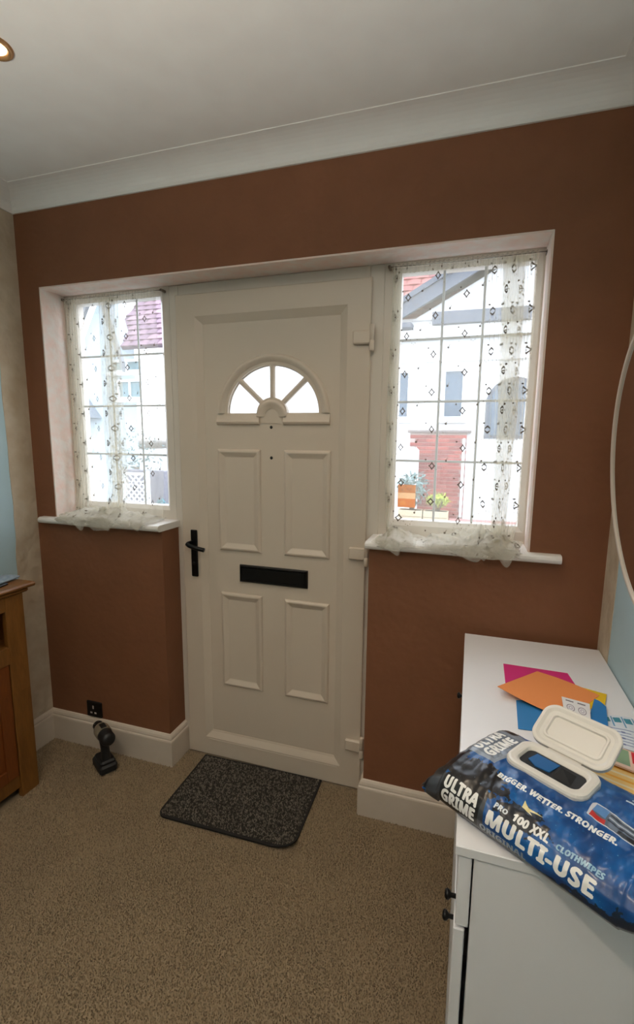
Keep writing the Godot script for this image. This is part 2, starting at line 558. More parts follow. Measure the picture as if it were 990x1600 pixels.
func windows() -> void:
	for w in 2:
		var x0 = XO1 + 0.005 if w == 0 else 0.305
		var x1 = -0.598 if w == 0 else XO2 - 0.005
		var gx0 = -1.098 if w == 0 else 0.362
		var gx1 = -0.650 if w == 0 else 0.803
		var o = structure("window_%d" % (w + 1))
		# four frame members, bevelled towards the glass
		var gy0 = 1.172
		var gy1 = 2.062
		for side in 4:
			var st = flat()
			var O = [Vector2(x0, SILL), Vector2(x1, SILL), Vector2(x1, YT - 0.005), Vector2(x0, YT - 0.005)]
			var B = [Vector2(gx0 - 0.018, gy0 - 0.018), Vector2(gx1 + 0.018, gy0 - 0.018), Vector2(gx1 + 0.018, gy1 + 0.018), Vector2(gx0 - 0.018, gy1 + 0.018)]
			var I = [Vector2(gx0, gy0), Vector2(gx1, gy0), Vector2(gx1, gy1), Vector2(gx0, gy1)]
			var k = (side + 1) % 4
			var zf = ZF - 0.002
			var v3 = func(p: Vector2, z: float) -> Vector3: return Vector3(p.x, p.y, z)
			var inward: Vector2 = ((I[side] + I[k]) - (O[side] + O[k])).normalized()
			quad(st, v3.call(O[side], zf), v3.call(O[k], zf), v3.call(B[k], zf), v3.call(B[side], zf), Vector3(0, 0, 1))
			quad(st, v3.call(B[side], zf), v3.call(B[k], zf), v3.call(I[k], zf - 0.016), v3.call(I[side], zf - 0.016), Vector3(inward.x, inward.y, 1))
			quad(st, v3.call(I[side], zf - 0.016), v3.call(I[k], zf - 0.016), v3.call(I[k], zf - 0.06), v3.call(I[side], zf - 0.06), Vector3(inward.x, inward.y, 0))
			quad(st, v3.call(O[side], zf - 0.07), v3.call(O[k], zf - 0.07), v3.call(I[k], zf - 0.06), v3.call(I[side], zf - 0.06), Vector3(0, 0, -1))
			quad(st, v3.call(O[side], zf), v3.call(O[k], zf), v3.call(O[k], zf - 0.07), v3.call(O[side], zf - 0.07), Vector3(-inward.x, -inward.y, 0))
			put("frame", st, M.upvc_frame, o)
		var st = flat()
		box(st, Vector3(gx0 - 0.004, gy0 - 0.004, -0.157), Vector3(gx1 + 0.004, gy1 + 0.004, -0.153))
		put("pane", st, M.glass, o)
		# applied grid: two uprights, three cross bars
		for k in 2:
			var x: float = [[-0.917, -0.781], [0.509, 0.646]][w][k] if w == 1 else [-0.930, -0.781][k]
			st = flat()
			box(st, Vector3(x - 0.0045, gy0, -0.1535), Vector3(x + 0.0045, gy1, -0.148), 0.0015)
			put("glazing_bar", st, M.lead, o)
		for y: float in [1.397, 1.614, 1.834]:
			st = flat()
			box(st, Vector3(gx0, y - 0.0045, -0.153), Vector3(gx1, y + 0.0045, -0.1475), 0.0015)
			put("glazing_bar", st, M.lead, o)
		# sill board with rounded nose
		st = flat()
		var prof = PackedVector2Array([Vector2(ZF, SILL), Vector2(0.024, SILL)])
		for i in 7:
			var t = PI / 2 - PI * i / 6.0
			prof.append(Vector2(0.024 + 0.014 * cos(t), SILL - 0.014 + 0.014 * sin(t)))
		prof.append(Vector2(ZF, SILL - 0.028))
		var sx0 = -1.225 if w == 0 else 0.288
		var sx1 = -0.583 if w == 0 else 0.926
		# the part that lies in the recess is narrower than the nose before the wall
		var T = Transform3D(Basis(Vector3(0, 0, 1), Vector3(0, 1, 0), Vector3(-1, 0, 0)), Vector3(sx0, 0, 0))
		var nose = PackedVector2Array([Vector2(0.0, SILL)])
		for p in prof:
			if p.x > 0.001:
				nose.append(p)
		nose.append(Vector2(0.0, SILL - 0.028))
		prism(st, nose, T, sx1 - sx0)
		box(st, Vector3(maxf(sx0, XO1), SILL - 0.028, ZF), Vector3(minf(sx1, XO2), SILL, 0.0))
		put("sill", st, M.sill, o)
	# a sticker stuck inside the right-hand pane
	var im = Image.create(132, 172, true, Image.FORMAT_RGB8)
	im.fill(Color8(226, 120, 30))
	im.fill_rect(Rect2i(0, 0, 132, 62), Color8(204, 120, 50))
	im.fill_rect(Rect2i(0, 62, 132, 44), Color8(250, 196, 140))
	fill_poly(im, PackedVector2Array([Vector2(30, 30), Vector2(44, 46), Vector2(30, 48), Vector2(18, 46)]), Color8(170, 96, 40))
	fill_poly(im, PackedVector2Array([Vector2(60, 22), Vector2(104, 26), Vector2(100, 44), Vector2(62, 42)]), Color8(190, 106, 44))
	fill_poly(im, PackedVector2Array([Vector2(16, 130), Vector2(50, 122), Vector2(66, 150), Vector2(20, 158)]), Color8(240, 142, 44))
	var sm = mat(Color.WHITE, 0.5)
	sm.albedo_texture = ImageTexture.create_from_image(im)
	sm.backlight_enabled = true
	sm.backlight = Color(0.9, 0.9, 0.9)
	var ss = flat()
	var sq = [[Vector2(0, 0), Vector3(0.372, 1.306, -0.1522)], [Vector2(1, 0), Vector3(0.439, 1.306, -0.1522)], [Vector2(1, 1), Vector3(0.439, 1.219, -0.1522)], [Vector2(0, 0), Vector3(0.372, 1.306, -0.1522)], [Vector2(1, 1), Vector3(0.439, 1.219, -0.1522)], [Vector2(0, 1), Vector3(0.372, 1.219, -0.1522)]]
	for q in sq:
		ss.set_uv(q[0])
		ss.add_vertex(q[1])
	tag(put("window_sticker", ss, sm, self), "small square orange sticker with a pale band on the window pane", "sticker")

func door() -> void:
	var o = structure("door_1")
	# outer frame
	var st = flat()
	box(st, Vector3(-0.598, 0.0, ZF - 0.07), Vector3(-0.552, YT - 0.005, ZF), 0.003)
	put("frame_post", st, M.upvc_frame, o)
	st = flat(); box(st, Vector3(0.252, 0.0, ZF - 0.07), Vector3(0.305, YT - 0.005, ZF), 0.003); put("frame_post", st, M.upvc_frame, o)
	st = flat(); box(st, Vector3(-0.552, 2.045, ZF - 0.07), Vector3(0.252, YT - 0.005, ZF), 0.003); put("frame_head", st, M.upvc_frame, o)
	# door leaf: welded profile
	var zl = ZF + 0.012
	var zs = ZF - 0.004
	st = flat()
	rect_loops(st, -0.562, 0.260, 0.010, 2.052, [[0.0, zl - 0.07], [0.0, zl - 0.003], [0.003, zl], [0.088, zl], [0.092, zl - 0.002]])
	rect_loops(st, -0.470, 0.168, 0.102, 1.960, [[-0.0, zl - 0.002], [0.004, zl - 0.004], [0.026, zs + 0.001], [0.03, zs - 0.01]])
	put("leaf_frame", st, M.upvc, o)
	# bottom glazing bead
	st = flat()
	prism(st, PackedVector2Array([Vector2(zs - 0.01, 0.086), Vector2(zl + 0.001, 0.086), Vector2(zl + 0.001, 0.09), Vector2(zs + 0.006, 0.114), Vector2(zs + 0.001, 0.131), Vector2(zs - 0.01, 0.131)]), Transform3D(Basis(Vector3(0, 0, 1), Vector3(0, 1, 0), Vector3(-1, 0, 0)), Vector3(-0.462, 0, 0)), 0.622)
	put("glazing_bead", st, M.upvc, o)
	# slab with the half-round light cut out
	var cx = -0.139
	var gy = 1.576
	var gr = 0.198
	st = flat()
	box(st, Vector3(-0.448, 0.12, zs - 0.03), Vector3(0.146, gy, zs))
	var up = PackedVector2Array([Vector2(-0.448, gy), Vector2(-0.448, 1.942), Vector2(0.146, 1.942), Vector2(0.146, gy)])
	for i in 25:
		var t = PI * i / 24.0
		up.append(Vector2(cx + gr * cos(t), gy + gr * 0.95 * sin(t)))
	prism(st, up, Transform3D(Basis.IDENTITY, Vector3(0, 0, zs)), 0.03)
	put("slab", st, M.upvc, o)
	# arched moulding: outer ring, base rails
	st = soft()
	var ring = func(r0: float, r1: float, h0: float, h1: float, hh: float, cy: float, sq: float, a0: float, a1: float, s: SurfaceTool) -> void:
		# a half-round bead between two radii: profile h0 -> hh -> h1
		var pr = [[r0, h0], [lerpf(r0, r1, 0.12), hh * 0.9], [lerpf(r0, r1, 0.3), hh], [lerpf(r0, r1, 0.5), hh * 0.7], [lerpf(r0, r1, 0.8), h1 + 0.003], [r1, h1]]
		for i in 32:
			var t0 = lerpf(a0, a1, i / 32.0)
			var t1 = lerpf(a0, a1, (i + 1) / 32.0)
			for k in pr.size() - 1:
				var p: Array = pr[k]
				var q: Array = pr[k + 1]
				var P = func(r: float, t: float, z: float) -> Vector3: return Vector3(cx + r * cos(t), cy + r * sq * sin(t), zs + z)
				var tm = (t0 + t1) * 0.5
				var n: Vector3 = Vector3(cos(tm), sin(tm), 0) * (p[1] - q[1]) * signf(q[0] - p[0]) + Vector3(0, 0, 1) * absf(q[0] - p[0])
				quad(s, P.call(p[0], t0, p[1]), P.call(p[0], t1, p[1]), P.call(q[0], t1, q[1]), P.call(q[0], t0, q[1]), n)
	ring.call(0.243, 0.194, 0.0, -0.012, 0.014, gy, 0.95, 0.0, PI, st)
	put("arch_moulding", st, M.upvc, o)
	for s: float in [-1.0, 1.0]:
		st = flat()
		var a = cx + s * 0.245
		var b = cx + s * 0.052
		var lo = minf(a, b)
		# rail below the glass
		prism(st, PackedVector2Array([Vector2(zs - 0.01, 1.528), Vector2(zs + 0.001, 1.528), Vector2(zs + 0.011, 1.534), Vector2(zs + 0.014, 1.541), Vector2(zs + 0.010, 1.552), Vector2(zs + 0.004, 1.572), Vector2(zs - 0.012, 1.578)]), Transform3D(Basis(Vector3(0, 0, 1), Vector3(0, 1, 0), Vector3(-1, 0, 0)), Vector3(lo, 0, 0)), absf(a - b))
		put("arch_rail", st, M.upvc, o)
	# hub: a small arch at the foot of the sunburst
	st = flat()
	var hub = PackedVector2Array([Vector2(cx - 0.066, 1.535), Vector2(cx - 0.066, gy)])
	for i in 17:
		var t = PI - PI * i / 16.0
		hub.append(Vector2(cx + 0.066 * cos(t), gy + 0.062 * sin(t)))
	hub.append_array(PackedVector2Array([Vector2(cx + 0.066, 1.535)]))
	prism(st, hub, Transform3D(Basis.IDENTITY, Vector3(0, 0, zs + 0.002)), 0.03)
	put("sunburst_hub", st, M.upvc, o)
	st = soft()
	ring.call(0.068, 0.030, 0.0, 0.003, 0.014, gy - 0.014, 0.98, 0.0, PI, st)
	put("hub_moulding", st, M.upvc, o)
	# spokes and the four panes between them
	var cuts = [0.0, 0.245 * PI, 0.5 * PI, 0.755 * PI, PI]
	for i in 3:
		var t: float = cuts[i + 1]
		var d = Vector3(cos(t), sin(t) * 0.95, 0).normalized()
		st = flat()
		var T = Transform3D(Basis(d, Vector3(-d.y, d.x, 0), Vector3(0, 0, 1)), Vector3(cx, gy, zs - 0.012))
		box(st, Vector3(0.055, -0.0105, -0.012), Vector3(0.2, 0.0105, 0.012), 0.006, T)
		put("spoke", st, M.upvc, o)
	for i in 4:
		var poly = PackedVector2Array()
		for k in 9:
			var t = lerpf(cuts[i], cuts[i + 1], k / 8.0)
			poly.append(Vector2(cx + 0.202 * cos(t), gy + 0.202 * 0.95 * sin(t)))
		for k in 9:
			var t = lerpf(cuts[i + 1], cuts[i], k / 8.0)
			poly.append(Vector2(cx + 0.05 * cos(t), gy + 0.05 * 0.95 * sin(t)))
		st = flat()
		prism(st, poly, Transform3D(Basis.IDENTITY, Vector3(0, 0, zs - 0.018)), 0.006)
		put("pane", st, M.frosted, o)
	# four moulded panels
	for p in [[-0.386, -0.188, 0.994, 1.430], [-0.086, 0.112, 0.994, 1.430], [-0.384, -0.186, 0.366, 0.806], [-0.084, 0.114, 0.366, 0.806]]:
		st = flat()
		rect_loops(st, p[0], p[1], p[2], p[3], [[0.0, zs - 0.001], [0.003, zs + 0.006], [0.007, zs + 0.0095], [0.011, zs + 0.0105], [0.014, zs + 0.010], [0.031, zs + 0.0012], [0.033, zs + 0.0006], [0.036, zs - 0.001]])
		put("panel_moulding", st, M.upvc, o)
	# two bolt holes left by a knocker
	for y: float in [1.520, 1.397]:
		st = soft()
		lathe(st, [[0.0, 0.0025], [0.004, 0.002], [0.0065, 0.0]], 14, Transform3D(Basis(Vector3(1, 0, 0), Vector3(0, 0, 1), Vector3(0, -1, 0)), Vector3(-0.1415, y, zs + 0.001)))
		put("bolt_cap", st, M.black, o)
	# lever handle on its long plate
	var h = Node3D.new()
	h.name = "door_handle"
	o.add_child(h)
	st = flat(); box(st, Vector3(-0.518, 0.868, zl), Vector3(-0.486, 1.078, zl + 0.009), 0.003); put("plate", st, M.black_metal, h)
	st = soft()
	tube(st, [Vector3(-0.512, 1.022, zl + 0.008), Vector3(-0.513, 1.022, zl + 0.035), Vector3(-0.509, 1.021, zl + 0.047), Vector3(-0.495, 1.017, zl + 0.053), Vector3(-0.46, 1.009, zl + 0.054), Vector3(-0.425, 1.003, zl + 0.052)], 0.0095, 10)
	put("lever", st, M.black_metal, h)
	st = soft()
	lathe(st, [[0.0, 0.007], [0.006, 0.007], [0.008, 0.0]], 14, Transform3D(Basis(Vector3(1, 0, 0), Vector3(0, 0, 1), Vector3(0, -1, 0)), Vector3(-0.502, 0.93, zl + 0.008)))
	put("lock_cylinder", st, M.black_metal, h)
	# letter plate
	var l = Node3D.new()
	l.name = "letter_plate"
	o.add_child(l)
	st = flat()
	rect_loops(st, -0.290, 0.019, 0.862, 0.938, [[0.0, zs], [0.001, zs + 0.008], [0.004, zs + 0.011], [0.009, zs + 0.011], [0.011, zs + 0.008]])
	put("surround", st, M.black_metal, l)
	st = flat(); box(st, Vector3(-0.281, 0.871, zs), Vector3(0.010, 0.929, zs + 0.009), 0.003); put("flap", st, M.black_metal, l)
	# three hinges: flag on the leaf and a barrel on the frame
	for y: float in [1.845, 1.035, 0.215]:
		var hg = Node3D.new()
		hg.name = "hinge"
		o.add_child(hg, true)
		st = flat(); box(st, Vector3(0.196, y - 0.026, zl), Vector3(0.262, y + 0.022, zl + 0.016), 0.004); put("flag", st, M.upvc, hg)
		st = soft()
		lathe(st, [[0.0, 0.048], [0.008, 0.046], [0.0095, 0.042], [0.0095, -0.008], [0.008, -0.0095], [0.0095, -0.011], [0.0095, -0.042], [0.008, -0.046], [0.0, -0.048]], 14, Transform3D(Basis.IDENTITY, Vector3(0.266, y - 0.004, zl + 0.010)))
		put("barrel", st, M.upvc, hg)

# ---------------------------------------------------------------- lace
func lace_texture() -> ImageTexture:
	# one repeat of the cloth, 0.22 m x 0.26 m: fine net, diamonds and sprigs of dots
	var s = 3000.0
	var iw = 660
	var ih = 780
	var im = Image.create(iw, ih, true, Image.FORMAT_RGBA8)
	for y in ih:
		for x in iw:
			var th = 1.0 if (x + y) % 6 < 1 or (x - y + 780) % 6 < 1 else 0.0
			im.set_pixel(x, y, Color(0.93, 0.91, 0.86, 0.19 + 0.30 * th))
	var thread = Color(0.34, 0.30, 0.26, 0.98)
	var pale = Color(0.52, 0.48, 0.42, 0.85)
	var dot = func(cx: float, cy: float, r: float, c: Color) -> void:
		var pl = PackedVector2Array()
		for k in 8:
			pl.append(Vector2(cx, cy) + Vector2(cos(TAU * k / 8), sin(TAU * k / 8)) * r)
		fill_poly(im, pl, c)
	for p in [[0.04, 0.035], [0.15, 0.10], [0.04, 0.165], [0.15, 0.23]]:
		var c = Vector2(p[0], p[1]) * s
		var r = 0.0085 * s
		var q = [Vector2(0, -r * 1.25), Vector2(r, 0), Vector2(0, r * 1.25), Vector2(-r, 0)]
		for k in 4:
			line(im, c + q[k], c + q[(k + 1) % 4], 0.0034 * s, thread)
			dot.call(c.x + q[k].x * 1.1, c.y + q[k].y * 1.1, 0.0023 * s, thread)
		# a stitched sprig curling off the diamond, and two knots
		for k in 6:
			var t = k / 5.0
			dot.call(c.x + (0.016 + 0.034 * t) * s, c.y + (0.012 + 0.016 * sin(t * 4.0)) * s, 0.0017 * s, pale)
		for k in 3:
			dot.call(c.x - (0.014 + 0.006 * k) * s, c.y + (0.016 + 0.009 * k) * s, 0.0016 * s, pale)
		dot.call(c.x + 0.052 * s, c.y - 0.020 * s, 0.0040 * s, thread)
		line(im, c + Vector2(0.052, -0.020) * s, c + Vector2(0.058, -0.031) * s, 0.0022 * s, pale)
		dot.call(c.x - 0.022 * s, c.y - 0.022 * s, 0.0030 * s, thread)
	return ImageTexture.create_from_image(im)

func net_curtains() -> void:
	var lace = mat(Color.WHITE, 0.9)
	lace.albedo_texture = lace_texture()
	lace.transparency = BaseMaterial3D.TRANSPARENCY_ALPHA
	lace.backlight_enabled = true
	lace.backlight = Color(0.9, 0.9, 0.87)
	var heaped = lace.duplicate()       # the same cloth lying in thick folds on the board
	heaped.backlight_enabled = false
	# [x to, cloth used per run, amplitude of the folds, number of folds]
	var left = {"x": -1.112, "runs": [[-1.055, 0.16, 0.012, 4], [-0.93, 0.15, 0.005, 1.5], [-0.845, 0.34, 0.016, 7], [-0.76, 0.10, 0.005, 1], [-0.645, 0.13, 0.004, 1.5]]}
	var right = {"x": 0.338, "runs": [[0.368, 0.12, 0.010, 3], [0.52, 0.17, 0.004, 1.5], [0.645, 0.14, 0.005, 1.5], [0.70, 0.10, 0.010, 2], [0.765, 0.34, 0.016, 7], [0.80, 0.08, 0.006, 1.5]]}
	var labels = ["patterned sheer net curtain bunched in the middle on the narrower window", "patterned sheer net curtain bunched to one side on the window with the orange sticker"]
	for w in 2:
		var spec: Dictionary = [left, right][w]
		var o = thing("net_curtain", labels[w], "curtain", Vector3.ZERO, 0.0, "net curtains at the front windows")
		var crumple = noise(6.0, 50 + w, 1)
		var fine = noise(16.0, 60 + w, 1)
		var total = 0.0
		for r in spec.runs:
			total += r[1]
		var across = func(u: float) -> Array:
			# u in metres of cloth -> [x, fold depth]
			var x: float = spec.x
			var at = 0.0
			for r in spec.runs:
				if u <= at + r[1] + 1e-6:
					var t: float = (u - at) / r[1]
					return [lerpf(x, r[0], t) + r[1] / (8.0 * r[3]) * minf(1.0, maxf(0.0, r[1] / absf(r[0] - x) - 1.2)) * sin(2.0 * TAU * r[3] * t), r[2] * sin(TAU * r[3] * t)]
				at += r[1]
				x = r[0]
			return [x, 0.0]
		# hanging part and the end that lies on the sill and over its nose
		var drop = 2.068 - SILL
		var lie = 0.15
		var heaps: Array = [[[-0.85, 0.10, 1.0], [-1.0, 0.10, 0.9], [-0.70, 0.06, 0.5]], [[0.39, 0.06, 0.8], [0.70, 0.09, 1.2], [0.55, 0.05, 0.35], [0.62, 0.05, 0.6]]][w]
		var heap = func(x: float) -> float:
			var h = 0.12
			for q in heaps:
				h += q[2] * exp(-pow((x - q[0]) / q[1], 2.0))
			return h
		var f = func(u: float, v: float) -> Vector3:
			var a: Array = across.call(u * total)
			var x: float = a[0]
			var s = v * 1.30
			var hp: float = heap.call(x)
			var sway = 0.010 * sin(s * 3.0 + x * 9.0) + 0.006 * crumple.get_noise_2d(x * 2.0, s * 0.6)
			var z: float = -0.098 + a[1] * (0.55 + 0.45 * minf(1.0, s * 3.0)) + sway * 0.6
			if s < drop:
				var k = smoothstep(drop - 0.16, drop, s)
				x += sway * (0.3 + s) + k * 0.02 * crumple.get_noise_2d(x * 1.5, 7.0)
				return Vector3(clampf(x, spec.x - 0.03, spec.runs[-1][0] + 0.012), 2.068 - s, z + k * 0.016 * hp)
			var t = (s - drop) / lie
			var cr = crumple.get_noise_2d(x * 2.5, s * 2.2)
			var fr = fine.get_noise_2d(x * 1.6, s * 1.4)
			x += 0.016 * cr
			if t < 1.0:
				var y = SILL + 0.003 + (0.020 + 0.03 * absf(cr) + 0.012 * absf(fr)) * hp * (0.25 + 0.75 * sin(PI * clampf(t * 0.9 + 0.1, 0.0, 1.0)))
				return Vector3(x, y, lerpf(-0.098, 0.036 - 0.02 * (1.0 - clampf(hp, 0.0, 1.0)), t) + 0.016 * fr)
			var ov = (s - drop - lie) / (1.30 - drop - lie)
			var len = 0.010 + 0.018 * clampf(hp, 0.0, 1.2)
			return Vector3(x, SILL + 0.006 + 0.01 * hp * (1.0 - ov) - ov * len, 0.043 + 0.004 * hp)
		var uvf = func(u: float, v: float) -> Vector2: return Vector2(u * total / 0.22, v * 1.30 / 0.26)
		var st = soft()
		grid(st, 520, 150, f, uvf)
		put("lace", st, lace, o)
		# a gathered heading along the wire
		st = soft()
		grid(st, 260, 4, func(u: float, v: float) -> Vector3: return Vector3(lerpf(spec.x, spec.runs[-1][0], u), 2.078 - 0.03 * v, -0.092 + 0.006 * sin(u * 190.0) + 0.003 * sin(u * 71.0)), func(u: float, v: float) -> Vector2: return Vector2(u * 4.0, v * 0.1))
		put("heading", st, lace, o)
		# loose folds heaped on the sill
		for q in heaps:
			for layer in 3:
				var ph = 1.7 * layer + 3.1 * q[0] * 10.0
				var np = 2.4 + 0.7 * layer
				st = soft()
				grid(st, 64, 28, func(u: float, v: float) -> Vector3:
					var env = pow(sin(PI * clampf(u, 0.02, 0.98)), 0.7)
					var bend = 1.6 * sin(2.6 * v + ph) + 0.8 * sin(5.0 * u + ph * 0.7)
					var c1 = sin(TAU * np * u + bend)
					var c2 = sin(TAU * np * 0.61 * u + 1.3 * bend + 2.0)
					var wd: float = q[1] * (1.18 - 0.10 * layer)
					var x: float = q[0] + (u - 0.5) * 2.0 * wd + 0.006 * c2
					var t = clampf(v / 0.8, 0.0, 1.0)
					var zz = lerpf(-0.088, 0.046, t) + 0.007 * c2 * sin(PI * t)
					var yy: float = SILL + 0.004 + 0.003 * layer + q[2] * env * (0.013 + 0.007 * layer + 0.014 * c1 * (0.45 + 0.55 * t) + 0.010 * c2) * (0.5 + 0.5 * sin(PI * clampf(t + 0.15, 0.0, 1.0)))
					yy = maxf(yy, SILL + 0.003)
					if v > 0.8:
						var d = (v - 0.8) / 0.2
						yy -= d * env * (0.010 + 0.042 * q[2] * clampf(0.45 + 0.65 * c2, 0.0, 1.1) * (1.15 - 0.25 * layer))
						zz += 0.006 * sin(PI * 0.5 * d) + 0.003 * c1 * d
					return Vector3(x, yy, zz), func(u: float, v: float) -> Vector2: return Vector2(u * 1.9 + 0.3 * layer, v * 0.8))
				put("fold", st, heaped, o)
		# the wire and its hooks
		st = soft()
		tube(st, [Vector3(spec.x - 0.012, 2.072, -0.093), Vector3(lerpf(spec.x, spec.runs[-1][0], 0.5), 2.069, -0.093), Vector3(spec.runs[-1][0] + 0.03, 2.073, -0.093)], 0.0022, 6)
		put("wire", st, M.chrome, o)
		for e in 2:
			st = flat()
			var hx: float = spec.x - 0.014 if e == 0 else spec.runs[-1][0] + 0.03
			box(st, Vector3(hx - 0.005, 2.068, -0.121), Vector3(hx + 0.005, 2.078, -0.088), 0.002)
			put("hook", st, mat(Color8(128, 116, 102), 0.4, 0.6), o)

# ---------------------------------------------------------------- white cabinet and what lies on it
func white_cabinet() -> void:
	var o = thing("white_cabinet", "low white cabinet with knobs against the wall with the round mirror", "cabinet", Vector3(0.85, 0, 0.49))
	var W = Vector3(-0.85, 0, -0.49)
	var b = func(called: String, lo: Vector3, hi: Vector3, bev: float, m: Material, par: Node) -> MeshInstance3D:
		var st = flat()
		box(st, lo + W, hi + W, bev, Transform3D.IDENTITY)
		return put(called, st, m, par)
	b.call("top", Vector3(0.646, CAB - 0.018, 0.03), Vector3(XR - 0.003, CAB, 0.947), 0.0015, M.melamine, o)
	b.call("end_panel", Vector3(0.676, 0.06, 0.925), Vector3(1.036, CAB - 0.018, 0.943), 0.001, M.melamine, o)
	b.call("end_panel", Vector3(0.676, 0.06, 0.034), Vector3(1.036, CAB - 0.018, 0.052), 0.001, M.melamine, o)
	b.call("back", Vector3(1.026, 0.06, 0.052), Vector3(1.036, CAB - 0.018, 0.925), 0.0, M.melamine, o)
	b.call("divider", Vector3(0.676, 0.06, 0.480), Vector3(1.026, CAB - 0.018, 0.496), 0.0, M.melamine, o)
	b.call("bottom_shelf", Vector3(0.676, 0.06, 0.052), Vector3(1.026, 0.078, 0.925), 0.0, M.melamine, o)
	b.call("plinth", Vector3(0.69, 0.0, 0.05), Vector3(1.03, 0.06, 0.93), 0.0, M.melamine, o)
	for k in 2:
		var z0: float = [0.034, 0.490][k]
		var z1: float = [0.486, 0.943][k]
		var d: MeshInstance3D = b.call("drawer_front", Vector3(0.652, 0.662, z0), Vector3(0.673, 0.796, z1), 0.0015, M.melamine, o)
		var e: MeshInstance3D = b.call("cabinet_door", Vector3(0.650, 0.075, z0), Vector3(0.668, 0.655, z1), 0.0015, M.melamine, o)
		var zk: float = [0.30, 0.905][k]
		var st = soft()
		var prof = [[0.0, 0.0], [0.004, 0.0], [0.004, 0.008], [0.0085, 0.012], [0.009, 0.016], [0.006, 0.019], [0.0, 0.0195]]
		var face = Basis(Vector3(0, 1, 0), Vector3(-1, 0, 0), Vector3(0, 0, 1))
		lathe(st, prof, 14, Transform3D(face, Vector3(0.652, 0.73 if k == 0 else 0.678, zk) + W))
		put("knob", st, M.black_metal, d)
		if k == 1:
			st = soft()
			lathe(st, prof, 14, Transform3D(face, Vector3(0.650, 0.634, zk) + W))
			put("knob", st, M.black_metal, e)

func paper(called: String, label: String, category: String, corners: Array, y: float, m: Material, bend = null, thick := 0.0008) -> MeshInstance3D:
	# a sheet given by four corners in x, z (far left, far right, near right, near left)
	var c = Vector2.ZERO
	for p: Vector2 in corners:
		c += p * 0.25
	var f = func(u: float, v: float) -> Vector3:
		var p: Vector2 = corners[0].lerp(corners[1], u).lerp(corners[3].lerp(corners[2], u), v)
		var h: float = bend.call(u, v) if bend != null else 0.0
		return Vector3(p.x - c.x, thick + h, p.y - c.y)
	var o = solid_grid(called, 10, 10, f, thick, m, self)
	o.position = Vector3(c.x, y, c.y)
	tag(o, label, category)
	return o

